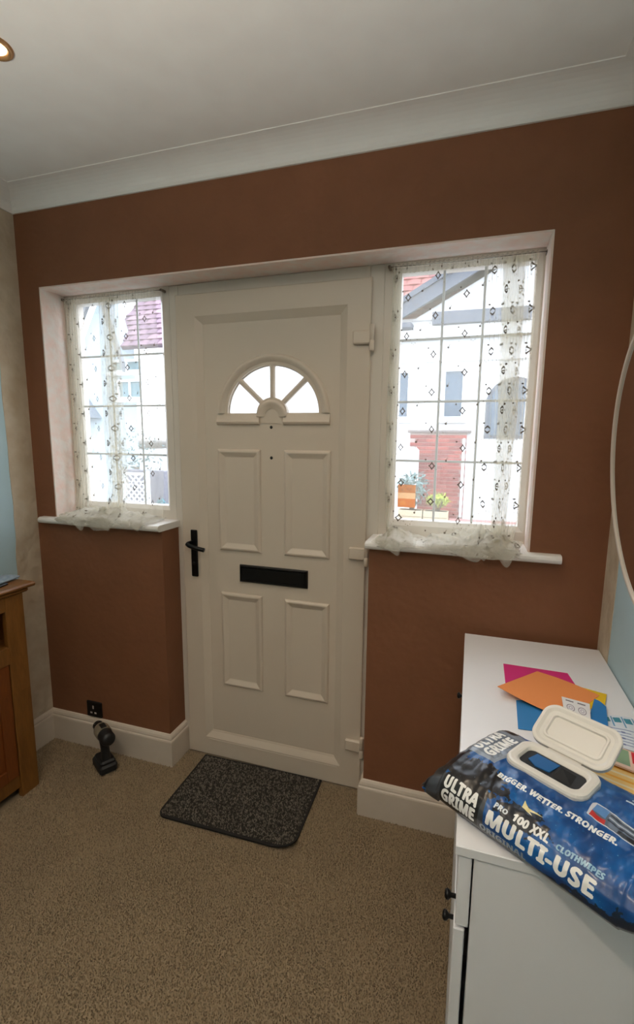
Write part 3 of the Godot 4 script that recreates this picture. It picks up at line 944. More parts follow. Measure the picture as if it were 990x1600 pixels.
func things_on_cabinet() -> void:
	var y = CAB
	paper("pink_sheet", "magenta pink sheet of card lying under the orange card", "paper", [Vector2(0.759, 0.232), Vector2(0.930, 0.240), Vector2(0.950, 0.40), Vector2(0.757, 0.40)], y + 0.0002, mat(Color8(214, 44, 122), 0.6), func(u: float, v: float) -> float: return 0.002 * u)
	paper("blue_sheet", "blue sheet of card half hidden under the orange card", "paper", [Vector2(0.778, 0.44), Vector2(0.90, 0.40), Vector2(0.93, 0.56), Vector2(0.772, 0.57)], y + 0.0012, mat(Color8(44, 124, 186), 0.6), func(u: float, v: float) -> float: return 0.0)
	paper("yellow_card", "yellow card showing past the end of the orange card", "paper", [Vector2(0.90, 0.30), Vector2(1.006, 0.338), Vector2(0.975, 0.44), Vector2(0.90, 0.40)], y + 0.0032, mat(Color8(238, 196, 26), 0.55), func(u: float, v: float) -> float: return 0.001 * u)
	paper("orange_card", "big orange sheet of card with one raised corner", "paper", [Vector2(0.848, 0.262), Vector2(0.986, 0.352), Vector2(0.885, 0.50), Vector2(0.732, 0.425)], y + 0.0052, mat(Color8(238, 148, 84), 0.6), func(u: float, v: float) -> float: return 0.018 * pow(1.0 - u, 2.0) * v + 0.004 * sin(PI * u) * (1.0 - v))
	paper("blue_envelope", "blue envelope beside the white leaflet with two ring marks", "envelope", [Vector2(0.966, 0.388), Vector2(0.985, 0.42), Vector2(0.958, 0.565), Vector2(0.915, 0.545)], y + 0.0115, mat(Color8(40, 122, 190), 0.5), func(u: float, v: float) -> float: return 0.003 * sin(PI * u) * (1.0 - v))
	# leaflet
	var im = Image.create(160, 200, true, Image.FORMAT_RGB8)
	im.fill(Color8(226, 224, 224))
	for k in 2:
		var c = Vector2(46 + 68 * k, 66)
		for q in 26:
			var t = TAU * q / 26.0
			line(im, c + Vector2(cos(t), sin(t)) * 22, c + Vector2(cos(t + 0.3), sin(t + 0.3)) * 22, 5, Color8(150, 140, 150))
			line(im, c + Vector2(cos(t), sin(t)) * 10, c + Vector2(cos(t + 0.3), sin(t + 0.3)) * 10, 6, Color8(186, 178, 190))
		line(im, Vector2(22 + 68 * k, 18), Vector2(66 + 68 * k, 20), 9, Color8(120, 116, 120))
	for q in 5:
		line(im, Vector2(16, 116 + q * 16), Vector2(140 - (q * 37) % 40, 117 + q * 16), 4, Color8(196, 194, 198))
	var lm = mat(Color.WHITE, 0.6)
	lm.albedo_texture = ImageTexture.create_from_image(im)
	paper("leaflet", "white printed leaflet with two ring marks", "leaflet", [Vector2(0.884, 0.424), Vector2(0.944, 0.440), Vector2(0.925, 0.56), Vector2(0.878, 0.53)], y + 0.0085, lm, func(u: float, v: float) -> float: return 0.014 * (1.0 - v))
	# a white form with teal boxes
	im = Image.create(220, 220, true, Image.FORMAT_RGB8)
	im.fill(Color8(222, 228, 236))
	for q in 3:
		fill_poly(im, PackedVector2Array([Vector2(14 + q * 70, 16), Vector2(60 + q * 70, 14), Vector2(62 + q * 70, 46), Vector2(16 + q * 70, 48)]), Color8(66, 140, 160))
		line(im, Vector2(76 + q * 70, 8), Vector2(72 + q * 70, 76), 9, Color8(96, 150, 190))
	for q in 6:
		line(im, Vector2(16, 92 + q * 20), Vector2(204 - (q * 53) % 60, 94 + q * 20), 6, Color8(150, 160, 190))
		fill_poly(im, PackedVector2Array([Vector2(30 + (q * 67) % 150, 86 + q * 20), Vector2(52 + (q * 67) % 150, 88 + q * 20), Vector2(50 + (q * 67) % 150, 98 + q * 20), Vector2(30 + (q * 67) % 150, 98 + q * 20)]), Color8(120, 130, 170))
	var fm = mat(Color.WHITE, 0.55)
	fm.albedo_texture = ImageTexture.create_from_image(im)
	paper("printed_form", "white printed form with teal boxes", "paper", [Vector2(0.962, 0.452), Vector2(1.035, 0.44), Vector2(1.036, 0.60), Vector2(0.960, 0.572)], y + 0.0035, fm, func(u: float, v: float) -> float: return 0.003 * sin(u * 3.0))
	# a booklet with a green and a red field
	im = Image.create(160, 120, true, Image.FORMAT_RGB8)
	im.fill(Color8(232, 196, 176))
	im.fill_rect(Rect2i(0, 6, 78, 96), Color8(140, 168, 134))
	im.fill_rect(Rect2i(86, 6, 74, 70), Color8(204, 34, 44))
	fill_poly(im, PackedVector2Array([Vector2(100, 20), Vector2(124, 18), Vector2(140, 40), Vector2(112, 52)]), Color8(236, 120, 120))
	var bm = mat(Color.WHITE, 0.5)
	bm.albedo_texture = ImageTexture.create_from_image(im)
	paper("booklet", "small booklet with a green and a red field on its cover", "booklet", [Vector2(0.945, 0.575), Vector2(1.032, 0.606), Vector2(1.02, 0.68), Vector2(0.93, 0.64)], y + 0.0055, bm, func(u: float, v: float) -> float: return 0.0, 0.004)
	im = Image.create(200, 80, true, Image.FORMAT_RGB8)
	im.fill(Color8(238, 196, 120))
	for q in 5:
		line(im, Vector2(0, 8 + q * 17), Vector2(200, 10 + q * 17), 6, Color8(240, 168, 50) if q % 2 == 0 else Color8(236, 218, 180))
	var ym = mat(Color.WHITE, 0.5)
	ym.albedo_texture = ImageTexture.create_from_image(im)
	paper("striped_paper", "yellow striped paper under the booklet", "paper", [Vector2(0.90, 0.62), Vector2(1.034, 0.668), Vector2(1.034, 0.76), Vector2(0.89, 0.70)], y + 0.001, ym, func(u: float, v: float) -> float: return 0.0005, 0.0008)

# ---------------------------------------------------------------- the pack of wipes
const PA0 := -0.085
const PA1 := 0.285

func pack_profile() -> Array:
	# cross-section [b, y] from the near bottom edge over the top to the far bottom edge
	return [[0.030, 0.001], [0.012, 0.004], [0.003, 0.016], [0.001, 0.030], [0.005, 0.045], [0.016, 0.058], [0.034, 0.066], [0.06, 0.071], [0.09, 0.074], [0.13, 0.075], [0.17, 0.074], [0.20, 0.071], [0.225, 0.064], [0.243, 0.052], [0.252, 0.036], [0.252, 0.02], [0.243, 0.006], [0.225, 0.001]]

func pack_run() -> Array:
	var pr = pack_profile()
	var s = [0.0]
	for i in pr.size() - 1:
		s.append(s[-1] + Vector2(pr[i + 1][0] - pr[i][0], pr[i + 1][1] - pr[i][1]).length())
	return s

func wipes_pack() -> void:
	var O = Vector3(0.648, CAB, 0.896)
	var A = Vector3(0.829, 0, 0.559)
	var B = Vector3(0.559, 0, -0.829)
	var o = thing("wipes_pack", "large blue and black soft pack of cleaning wipes with its lid flipped open", "wipes pack", O + A * 0.1 + B * 0.12)
	var base = -(A * 0.1 + B * 0.12)
	var pr = pack_profile()
	var run = pack_run()
	var total: float = run[-1]
	var at_s = func(s: float) -> Vector2:
		for i in pr.size() - 1:
			if s <= run[i + 1] or i == pr.size() - 2:
				var t: float = clampf((s - run[i]) / (run[i + 1] - run[i]), 0.0, 1.0)
				return Vector2(lerpf(pr[i][0], pr[i + 1][0], t), lerpf(pr[i][1], pr[i + 1][1], t))
		return Vector2.ZERO
	var s_of_b = func(b: float) -> float:
		for i in range(6, 12):
			if b <= pr[i + 1][0]:
				return lerpf(run[i], run[i + 1], (b - pr[i][0]) / (pr[i + 1][0] - pr[i][0]))
		return total
	# ---- the print
	var PX = 2600.0      # pixels per metre
	var iw = int((PA1 - PA0) * PX)
	var ih = int(total * PX)
	var im = Image.create(iw, ih, true, Image.FORMAT_RGB8)
	var n1 = noise(0.006, 81, 4)
	var n2 = noise(0.02, 82, 4)
	var n3 = noise(0.05, 83, 2)
	var deep = Color8(2, 48, 104)
	var mid = Color8(4, 92, 164)
	var lite = Color8(60, 150, 204)
	for y in ih:
		for x in iw:
			var a = PA0 + x / PX
			var s = y / PX
			var t = 0.5 + 0.5 * n1.get_noise_2d(x, y)
			var c = deep.lerp(mid, clampf(t * 1.5 - 0.1, 0, 1)).lerp(lite, clampf((n2.get_noise_2d(x, y) - 0.42) * 1.2, 0, 0.6))
			# splashes of grime in print: a big one left, one by the middle of the near edge, black far edge
			var d1 = Vector2((a + 0.005) / 0.062, (s - 0.115) / 0.034).length() + 0.5 * n2.get_noise_2d(x, y)
			var d2 = Vector2((a - 0.095) / 0.040, (s - 0.092) / 0.020).length() + 0.7 * n2.get_noise_2d(x, y)
			var d3 = Vector2((a + 0.075) / 0.05, (s - 0.2) / 0.2).length() + 0.3 * n2.get_noise_2d(x, y)
			if d1 < 1.0:
				c = Color8(22, 20, 20).lerp(Color8(120, 78, 40), clampf((d1 - 0.72) * 2.2, 0, 0.8) * clampf(n3.get_noise_2d(x, y) + 0.3, 0, 1))
			if d2 < 1.0:
				c = c.lerp(Color8(16, 18, 24), 0.9)
			if d3 < 0.8 or s > total - 0.085 - 0.02 * n2.get_noise_2d(x, 3.0):
				c = c.lerp(Color8(16, 17, 20), 0.92)
			if a > 0.12 and s < 0.03 + 0.16 * (a - 0.12) * (1.0 + n2.get_noise_2d(x, y)):
				c = c.lerp(Color8(14, 22, 34), 0.75)
			if n3.get_noise_2d(x * 1.7, y * 1.7) > 0.74:
				c = c.lerp(Color8(150, 200, 226), 0.7)
			im.set_pixel(x, y, c)
	var P = func(a: float, s: float) -> Vector2: return Vector2((a - PA0) * PX, s * PX)
	var V = func(a: float, s: float) -> Vector2: return Vector2(a * PX, s * PX)
	var white = Color8(240, 240, 238)
	# the side panel
	fill_poly(im, PackedVector2Array([P.call(-0.075, 0.016), P.call(0.262, 0.016), P.call(0.262, 0.022), P.call(0.045, 0.040), P.call(0.038, 0.088), P.call(-0.075, 0.086)]), Color8(60, 64, 70))
	fill_poly(im, PackedVector2Array([P.call(-0.043, 0.032), P.call(0.034, 0.032), P.call(0.034, 0.089), P.call(-0.043, 0.089)]), Color8(20, 20, 22))
	write(im, "ULTRA", P.call(-0.038, 0.063), V.call(0.066, 0.0), V.call(0.0, 0.021), white)
	write(im, "GRIME", P.call(-0.038, 0.038), V.call(0.066, 0.0), V.call(0.0, 0.021), white)
	write(im, "MULTI-USE", P.call(0.050, 0.050), V.call(0.166, 0.0), V.call(0.0, 0.024), white)
	write(im, "PRO", P.call(0.054, 0.081), V.call(0.022, 0.0), V.call(0.0, 0.009), Color8(214, 224, 232))
	write(im, "100 XXL", P.call(0.086, 0.080), V.call(0.058, 0.0), V.call(0.0, 0.013), white)
	write(im, "CLOTHWIPES", P.call(0.156, 0.081), V.call(0.066, 0.0), V.call(0.0, 0.009), Color8(150, 190, 214))
	write(im, "ORIGINAL", P.call(0.040, 0.034), V.call(0.080, 0.0), V.call(0.0, 0.010), Color8(150, 160, 172))
	# the top
	var ts: float = s_of_b.call(0.072)
	write(im, "BIGGER. WETTER. STRONGER.", P.call(0.026, ts), V.call(0.190, 0.004), V.call(0.0, 0.012), white)
	# emblem: grey shield with the name across it
	var e0: float = s_of_b.call(0.10)
	fill_poly(im, PackedVector2Array([P.call(-0.072, e0 - 0.006), P.call(0.005, e0 - 0.004), P.call(0.016, e0 + 0.05), P.call(0.012, e0 + 0.112), P.call(-0.034, e0 + 0.128), P.call(-0.066, e0 + 0.10)]), Color8(140, 150, 164))
	fill_poly(im, PackedVector2Array([P.call(-0.060, e0 + 0.006), P.call(0.000, e0 + 0.006), P.call(0.008, e0 + 0.05), P.call(0.004, e0 + 0.100), P.call(-0.056, e0 + 0.092)]), Color8(104, 114, 128))
	write(im, "ULTRA", P.call(-0.034, e0 + 0.010), V.call(0.006, 0.082), V.call(-0.021, 0.0), white)
	write(im, "GRIME", P.call(-0.008, e0 + 0.010), V.call(0.006, 0.082), V.call(-0.021, 0.0), white)
	fill_poly(im, PackedVector2Array([P.call(-0.05, e0 + 0.108), P.call(-0.02, e0 + 0.110), P.call(-0.014, e0 + 0.135), P.call(-0.055, e0 + 0.132)]), Color8(18, 18, 20))
	# flash of metal in the grime
	var f0: float = s_of_b.call(0.046)
	fill_poly(im, PackedVector2Array([P.call(0.086, f0 + 0.012), P.call(0.096, f0 + 0.003), P.call(0.122, f0 + 0.001), P.call(0.101, f0 - 0.003), P.call(0.109, f0 - 0.009), P.call(0.088, f0 - 0.002)]), Color8(232, 216, 150))
	# little badge with a flag
	var q0: float = s_of_b.call(0.104)
	var bd = func(a: float, s: float) -> Vector2: return P.call(0.163 + a, q0 + s - a * 0.14)
	fill_poly(im, PackedVector2Array([bd.call(0.0, 0.0), bd.call(0.076, 0.0), bd.call(0.080, 0.006), bd.call(0.078, 0.033), bd.call(0.0, 0.037), bd.call(-0.004, 0.03)]), Color8(206, 210, 216))
	fill_poly(im, PackedVector2Array([bd.call(0.002, 0.002), bd.call(0.074, 0.002), bd.call(0.076, 0.03), bd.call(0.002, 0.034)]), Color8(92, 104, 122))
	fill_poly(im, PackedVector2Array([bd.call(0.002, 0.015), bd.call(0.022, 0.015), bd.call(0.022, 0.034), bd.call(0.002, 0.034)]), Color8(92, 140, 196))
	fill_poly(im, PackedVector2Array([bd.call(0.002, 0.002), bd.call(0.026, 0.002), bd.call(0.024, 0.012), bd.call(0.012, 0.010), bd.call(0.002, 0.014)]), Color8(196, 52, 48))
	fill_poly(im, PackedVector2Array([bd.call(0.044, 0.003), bd.call(0.074, 0.003), bd.call(0.074, 0.011), bd.call(0.044, 0.011)]), Color8(20, 20, 24))
	for k in 3:
		line(im, bd.call(0.026, 0.016 + 0.006 * k), bd.call(0.072, 0.015 + 0.006 * k), 0.003 * PX, Color8(40, 44, 54) if k % 2 == 0 else Color8(176, 184, 196))
	# patch of white print near the far right
	var w0: float = s_of_b.call(0.20)
	for k in 4:
		line(im, P.call(0.19 + 0.006 * k, w0 + 0.009 * k - 0.012), P.call(0.278, w0 + 0.009 * k - 0.02), 0.0045 * PX, Color8(206, 222, 236))
	im.flip_y()
	var film = mat(Color.WHITE, 0.33)
	film.albedo_texture = ImageTexture.create_from_image(im)
	film.clearcoat_enabled = true
	film.clearcoat = 0.25
	film.clearcoat_roughness = 0.2
	film.normal_enabled = true
	film.normal_texture = relief(256, 0.03, 85, 5.0)
	film.normal_scale = 0.10
	film.uv1_scale = Vector3(1, 1, 1)
	var wr = noise(14.0, 86, 3)
	var wr2 = noise(34.0, 87, 2)
	var f = func(u: float, v: float) -> Vector3:
		var a = lerpf(PA0, PA1, u)
		var s = v * total
		var q: Vector2 = at_s.call(s)
		# the ends pull in to a seal
		var endl = clampf((a - PA0) / 0.055, 0.0, 1.0)
		var endr = clampf((PA1 - a) / 0.045, 0.0, 1.0)
		var k = sqrt(clampf(endl * (2.0 - endl), 0.0, 1.0)) * sqrt(clampf(endr * (2.0 - endr), 0.0, 1.0))
		var y = 0.030 + (q.y - 0.030) * (0.10 + 0.90 * k)
		pass
		var b = 0.126 + (q.x - 0.126) * (0.97 + 0.03 * k)
		if a < -0.05:
			y -= 0.018 * (1.0 - endl)
		if a > 0.25:
			y += 0.01 * (1.0 - endr)
		y = maxf(y, 0.0012)
		var top = smoothstep(0.02, 0.06, q.y)
		var wv = 0.0030 * wr.get_noise_2d(a * 1.6, s * 0.9) + 0.0007 * wr2.get_noise_2d(a * 1.2, s * 0.8)
		# creases running in from the ends
		wv += 0.004 * (1.0 - k) * sin(s * 190.0)
		return base + A * a + B * b + Vector3(0, y + wv * top, 0)
	var st = soft()
	grid(st, 150, 110, func(u: float, v: float) -> Vector3: return f.call(1.0 - u, v), func(u: float, v: float) -> Vector2: return Vector2(1.0 - u, 1.0 - v))
	# underside
	put("film", st, film, o)
	st = soft()
	grid(st, 40, 6, func(u: float, v: float) -> Vector3: return (f.call(u, 0.0) as Vector3).lerp(f.call(u, 1.0), v), func(u: float, v: float) -> Vector2: return Vector2(u, 0.99))
	put("underside", st, film, o)
	# crimped end seals
	for e in 2:
		var a = PA0 if e == 0 else PA1
		var dr = -1.0 if e == 0 else 1.0
		st = soft()
		grid(st, 40, 5, func(u: float, v: float) -> Vector3: return base + A * (a + dr * 0.016 * v * (0.4 if e == 0 else 1.0)) + B * (0.01 + 0.232 * u) + Vector3(0, (0.014 if e == 0 else 0.040) - (0.006 * v if e == 0 else 0.0) + 0.0022 * sin(u * 60.0) + 0.003 * sin(u * 17.0), 0), func(u: float, v: float) -> Vector2: return Vector2(0.002 if e == 0 else 0.998, 0.2 + 0.6 * u))
		put("end_seal", st, film, o)
	# ---- dispenser ring and its lid
	var plastic = mat(Color8(226, 222, 214), 0.35)
	var rc = base + A * 0.080 + B * 0.160 + Vector3(0, 0.0745, 0)
	var rt = Transform3D(Basis(A, Vector3(0, 1, 0), -B), rc)
	var rrect = func(hw: float, hh: float, r: float, n := 8) -> PackedVector2Array:
		var p = PackedVector2Array()
		for k in 4:
			var cx = (hw - r) * (1.0 if k == 0 or k == 3 else -1.0)
			var cz = (hh - r) * (1.0 if k < 2 else -1.0)
			for i in n + 1:
				var t = PI / 2 * k + PI / 2 * i / n
				p.append(Vector2(cx + r * cos(t), cz + r * sin(t)))
		return p
	var loops = func(s: SurfaceTool, T: Transform3D, list: Array, close: bool, flip := false) -> void:
		# list: [half width, half depth, corner radius, height]
		var prev = PackedVector2Array()
		var ph = 0.0
		for i in list.size():
			var q: Array = list[i]
			var cur: PackedVector2Array = rrect.call(q[0], q[1], q[2])
			if i > 0:
				for k in cur.size():
					var k2 = (k + 1) % cur.size()
					var a = Vector3(prev[k].x, ph, prev[k].y)
					var b = Vector3(prev[k2].x, ph, prev[k2].y)
					var c = Vector3(cur[k2].x, q[3], cur[k2].y)
					var d = Vector3(cur[k].x, q[3], cur[k].y)
					var radial = Vector3(cur[k].x, 0, cur[k].y).normalized()
					var inset = prev[k].length() - cur[k].length()
					var n: Vector3 = radial * (q[3] - ph) + Vector3(0, inset, 0)
					if flip: n = -n
					quad(s, T * a, T * b, T * c, T * d, T.basis * n)
			prev = cur
			ph = q[3]
		if close:
			var n = Vector3(0, -1, 0) if flip else Vector3(0, 1, 0)
			for k in range(1, prev.size() - 1):
				tri(s, T * Vector3(prev[0].x, ph, prev[0].y), T * Vector3(prev[k].x, ph, prev[k].y), T * Vector3(prev[k + 1].x, ph, prev[k + 1].y), T.basis * n)
	st = flat()
	loops.call(st, rt, [[0.072, 0.046, 0.026, -0.004], [0.072, 0.046, 0.026, 0.004], [0.070, 0.044, 0.025, 0.008], [0.066, 0.040, 0.022, 0.009], [0.058, 0.033, 0.016, 0.009], [0.055, 0.030, 0.014, 0.0075], [0.053, 0.025, 0.012, 0.0035], [0.051, 0.023, 0.011, -0.004]], false)
	put("dispenser_ring", st, plastic, o)
	# what shows in the mouth: the printed film's edge and a black wipe pulled up to a point
	st = flat()
	loops.call(st, rt, [[0.0535, 0.026, 0.011, 0.0022], [0.040, 0.017, 0.009, 0.0021]], true)
	put("mouth", st, mat(Color8(26, 27, 30), 0.6), o)
	st = flat()
	var bt = Transform3D(rt.basis, rt.origin)
	prism(st, PackedVector2Array([Vector2(-0.036, -0.018), Vector2(0.006, -0.018), Vector2(0.002, 0.014), Vector2(-0.022, 0.018), Vector2(-0.04, 0.008)]), Transform3D(bt.basis * Basis(Vector3(1, 0, 0), Vector3(0, 0, 1), Vector3(0, 1, 0)), bt.origin + Vector3(0, 0.0045, 0)), 0.002)
	put("seal_flap", st, mat(Color8(30, 98, 160), 0.35), o)
	st = flat()
	var wipe = [Vector3(0.004, 0.002, -0.018), Vector3(0.036, 0.002, -0.016), Vector3(0.040, 0.002, 0.016), Vector3(0.008, 0.002, 0.018)]
	var tip = Vector3(0.018, 0.016, 0.002)
	for k in 4:
		tri(st, rt * wipe[k], rt * wipe[(k + 1) % 4], rt * tip, rt.basis * ((wipe[k] + wipe[(k + 1) % 4]) * 0.5 - Vector3(0.02, 0, 0) + Vector3(0, 0.01, 0)))
	put("wipe", st, mat(Color8(34, 35, 38), 0.8), o)
	# lid: hinged along the far long side, thrown back
	var hinge = rc + B * 0.044 + Vector3(0, 0.007, 0)
	var ang = deg_to_rad(30.0)
	var lb = (B * cos(ang) + Vector3(0, 1, 0) * sin(ang)).normalized()
	var lt = Transform3D(Basis(A, A.cross(lb).normalized() * -1.0, lb * -1.0), hinge + lb * 0.050)
	if lt.basis.y.y < 0:
		lt.basis.y = -lt.basis.y
	st = flat()
	loops.call(st, lt, [[0.072, 0.046, 0.026, -0.006], [0.072, 0.046, 0.026, 0.002], [0.070, 0.044, 0.025, 0.003], [0.066, 0.040, 0.022, 0.003], [0.060, 0.034, 0.016, 0.000], [0.054, 0.029, 0.012, 0.000], [0.052, 0.027, 0.011, 0.002], [0.049, 0.024, 0.009, 0.002], [0.047, 0.022, 0.008, -0.0015]], true)
	loops.call(st, lt, [[0.072, 0.046, 0.026, -0.006], [0.068, 0.042, 0.023, -0.008]], true, true)
	put("lid", st, plastic, o)
	st = flat()
	box(st, Vector3(-0.03, -0.001, -0.006), Vector3(0.03, 0.001, 0.006), 0.0005, Transform3D(Basis(A, Vector3(0, 1, 0), -B), hinge))
	put("hinge", st, plastic, o)

# ---------------------------------------------------------------- oak cabinet at the left
func wood_texture(sd: int, c0: Color, c1: Color) -> ImageTexture:
	var n = 256
	var a = noise(0.03, sd, 3)
	var b = noise(0.3, sd + 1, 2)
	var im = Image.create(n, n * 2, true, Image.FORMAT_RGB8)
	for y in n * 2:
		for x in n:
			var t = 0.5 + 0.35 * a.get_noise_2d(x * 1.0 + 6.0 * a.get_noise_2d(x * 0.3, y * 0.06), y * 0.08) + 0.25 * b.get_noise_2d(x, y * 0.05)
			im.set_pixel(x, y, c0.lerp(c1, clampf(t, 0, 1)))
	return ImageTexture.create_from_image(im)

func oak_cabinet() -> void:
	var oak = textured(wood_texture(91, Color8(106, 67, 26), Color8(146, 97, 44)), 2.2, 0.4)
	var red = textured(wood_texture(95, Color8(104, 52, 18), Color8(134, 74, 28)), 2.2, 0.4)
	var o = thing("oak_cabinet", "narrow oak cabinet with moulded top and panelled door beside the front wall", "cabinet", Vector3(-1.15, 0, 0.7))
	var W = Vector3(1.15, 0, -0.7)
	var b = func(called: String, lo: Vector3, hi: Vector3, bev: float, m: Material, par: Node) -> MeshInstance3D:
		var st = flat()
		box(st, lo + W, hi + W, bev)
		return put(called, st, m, par)
	var xb = XL + 0.02
	var xf = -1.052
	var top: MeshInstance3D = b.call("top", Vector3(xb, 0.872, 0.235), Vector3(-1.034, 0.890, 1.185), 0.006, oak, o)
	b.call("top_moulding", Vector3(xb, 0.856, 0.262), Vector3(-1.044, 0.872, 1.16), 0.006, oak, top)
	b.call("side_panel", Vector3(xb, 0.0, 0.286), Vector3(xf - 0.02, 0.856, 0.304), 0.001, oak, o)
	b.call("side_panel", Vector3(xb, 0.0, 1.118), Vector3(xf - 0.02, 0.856, 1.136), 0.001, oak, o)
	b.call("post", Vector3(xf - 0.022, 0.0, 0.286), Vector3(xf, 0.856, 0.366), 0.002, oak, o)
	b.call("post", Vector3(xf - 0.022, 0.0, 1.056), Vector3(xf, 0.856, 1.136), 0.002, oak, o)
	b.call("rail", Vector3(xf - 0.022, 0.80, 0.366), Vector3(xf, 0.856, 1.056), 0.001, oak, o)
	b.call("rail", Vector3(xf - 0.022, 0.585, 0.366), Vector3(xf, 0.655, 1.056), 0.001, oak, o)
	b.call("shelf", Vector3(xb, 0.625, 0.304), Vector3(xf - 0.022, 0.643, 1.118), 0.0, oak, o)
	b.call("back", Vector3(xb, 0.05, 0.304), Vector3(xb + 0.006, 0.856, 1.118), 0.0, red, o)
	b.call("bottom_rail", Vector3(xf - 0.03, 0.045, 0.366), Vector3(xf - 0.008, 0.10, 1.056), 0.001, oak, o)
	for k in 2:
		var z0: float = [0.369, 0.713][k]
		var z1: float = [0.709, 1.053][k]
		var d = Node3D.new()
		d.name = "cabinet_door"
		o.add_child(d, true)
		for s in 4:
			var lo: Vector3 = [Vector3(xf - 0.024, 0.102, z0), Vector3(xf - 0.024, 0.102, z1 - 0.05), Vector3(xf - 0.024, 0.102, z0 + 0.05), Vector3(xf - 0.024, 0.532, z0 + 0.05)][s]
			var hi: Vector3 = [Vector3(xf - 0.004, 0.582, z0 + 0.05), Vector3(xf - 0.004, 0.582, z1), Vector3(xf - 0.004, 0.152, z1 - 0.05), Vector3(xf - 0.004, 0.582, z1 - 0.05)][s]
			b.call("stile" if s < 2 else "door_rail", lo, hi, 0.002, red, d)
		b.call("panel", Vector3(xf - 0.02, 0.152, z0 + 0.05), Vector3(xf - 0.012, 0.532, z1 - 0.05), 0.0, red, d)
	# on top: a glossy grey magazine and a black tray under it
	var st = flat()
	box(st, Vector3(-0.05, 0, -0.08), Vector3(0.05, 0.008, 0.08), 0.002, Transform3D(Basis(Vector3(0, 1, 0), 0.2), Vector3.ZERO))
	var t = put("black_tablet", st, M.black, self)
	t.position = Vector3(-1.125, 0.890, 0.40)
	tag(t, "flat black tablet lying on the oak cabinet", "tablet")
	var im = Image.create(128, 128, true, Image.FORMAT_RGB8)
	var nz = noise(0.05, 97, 3)
	for y in 128:
		for x in 128:
			im.set_pixel(x, y, Color8(120, 134, 150).lerp(Color8(176, 186, 196), 0.5 + 0.5 * nz.get_noise_2d(x, y)))
	var gm = mat(Color.WHITE, 0.2)
	gm.albedo_texture = ImageTexture.create_from_image(im)
	paper("magazine", "glossy grey blue magazine on top of the oak cabinet", "magazine", [Vector2(-1.20, 0.245), Vector2(-1.12, 0.235), Vector2(-1.09, 0.44), Vector2(-1.21, 0.46)], 0.8985, gm, func(u: float, v: float) -> float: return 0.003 * sin(PI * u), 0.004)

# ---------------------------------------------------------------- drill and socket
func drill_and_socket() -> void:
	var o = thing("cordless_drill", "black and grey cordless drill standing on its battery by the skirting", "drill", Vector3(-0.850, 0.004, 0.120), deg_to_rad(-30.0))
	# own axes: nose along -x... the drill points along local -x after the turn
	var blk = mat(Color8(30, 30, 31), 0.5)
	var gry = mat(Color8(132, 122, 104), 0.4)
	var met = mat(Color8(120, 118, 114), 0.3, 0.9)
	var st = flat()
	box(st, Vector3(-0.068, 0.0, -0.038), Vector3(0.048, 0.042, 0.038), 0.009)
	put("battery", st, blk, o)
	st = flat()
	box(st, Vector3(-0.052, 0.040, -0.032), Vector3(0.042, 0.060, 0.032), 0.007)
	put("foot", st, blk, o)
	# grip: an oval column that leans
	st = soft()
	grid(st, 16, 10, func(u: float, v: float) -> Vector3:
		var t = TAU * u
		var y = lerpf(0.055, 0.150, v)
		var cx = lerpf(0.010, -0.002, v)
		var ra = 0.021 + 0.006 * pow(absf(v - 0.45) * 2.0, 2.0)
		return Vector3(cx + ra * cos(t), y, 0.018 * sin(t) * (1.0 + 0.2 * pow(absf(v - 0.45) * 2.0, 2.0))))
	put("grip", st, blk, o)
	st = flat(); box(st, Vector3(-0.030, 0.118, -0.007), Vector3(-0.014, 0.142, 0.007), 0.004); put("trigger", st, gry, o)
	var ax = Transform3D(Basis(Vector3(0, -1, 0), Vector3(1, 0, 0), Vector3(0, 0, 1)), Vector3(0, 0.172, 0))
	st = soft(); lathe(st, [[0.0, 0.072], [0.018, 0.071], [0.027, 0.066], [0.030, 0.058], [0.030, 0.020], [0.031, 0.016], [0.031, 0.012]], 22, ax); put("motor_cap", st, blk, o)
	st = soft(); lathe(st, [[0.031, 0.014], [0.033, 0.006], [0.033, -0.030], [0.030, -0.042], [0.026, -0.050], [0.0, -0.050]], 22, ax); put("gear_housing", st, gry, o)
	st = soft(); lathe(st, [[0.0, -0.050], [0.023, -0.050], [0.023, -0.064], [0.021, -0.066], [0.021, -0.082], [0.012, -0.096], [0.0, -0.096]], 22, ax); put("chuck", st, blk, o)
	st = flat()
	for k in 8:
		var t = TAU * k / 8
		box(st, Vector3(-0.081, -0.0015, 0.020), Vector3(-0.067, 0.0015, 0.0225), 0.0, Transform3D(Basis(Vector3(1, 0, 0), t), Vector3(0, 0.172, 0)))
	put("chuck_ribs", st, met, o)
	st = flat(); box(st, Vector3(-0.025, 0.203, -0.012), Vector3(0.012, 0.209, 0.012), 0.003); put("gear_switch", st, blk, o)
	# socket
	var s = thing("wall_socket", "small black wall socket with pale pin holes above the skirting", "socket", Vector3(-1.005, 0.19, 0.0))
	st = flat(); box(st, Vector3(-0.043, -0.034, -0.001), Vector3(0.043, 0.044, 0.009), 0.003); put("plate", st, mat(Color8(22, 18, 17), 0.4), s)
	for q in [[-0.004, 0.016, 0.004, 0.008], [-0.016, -0.012, 0.006, 0.004], [0.008, -0.012, 0.006, 0.004]]:
		st = flat()
		box(st, Vector3(q[0] - q[2], q[1] - q[3], 0.008), Vector3(q[0] + q[2], q[1] + q[3], 0.0098), 0.0004)
		put("pin_hole", st, mat(Color8(200, 186, 180), 0.5), s)

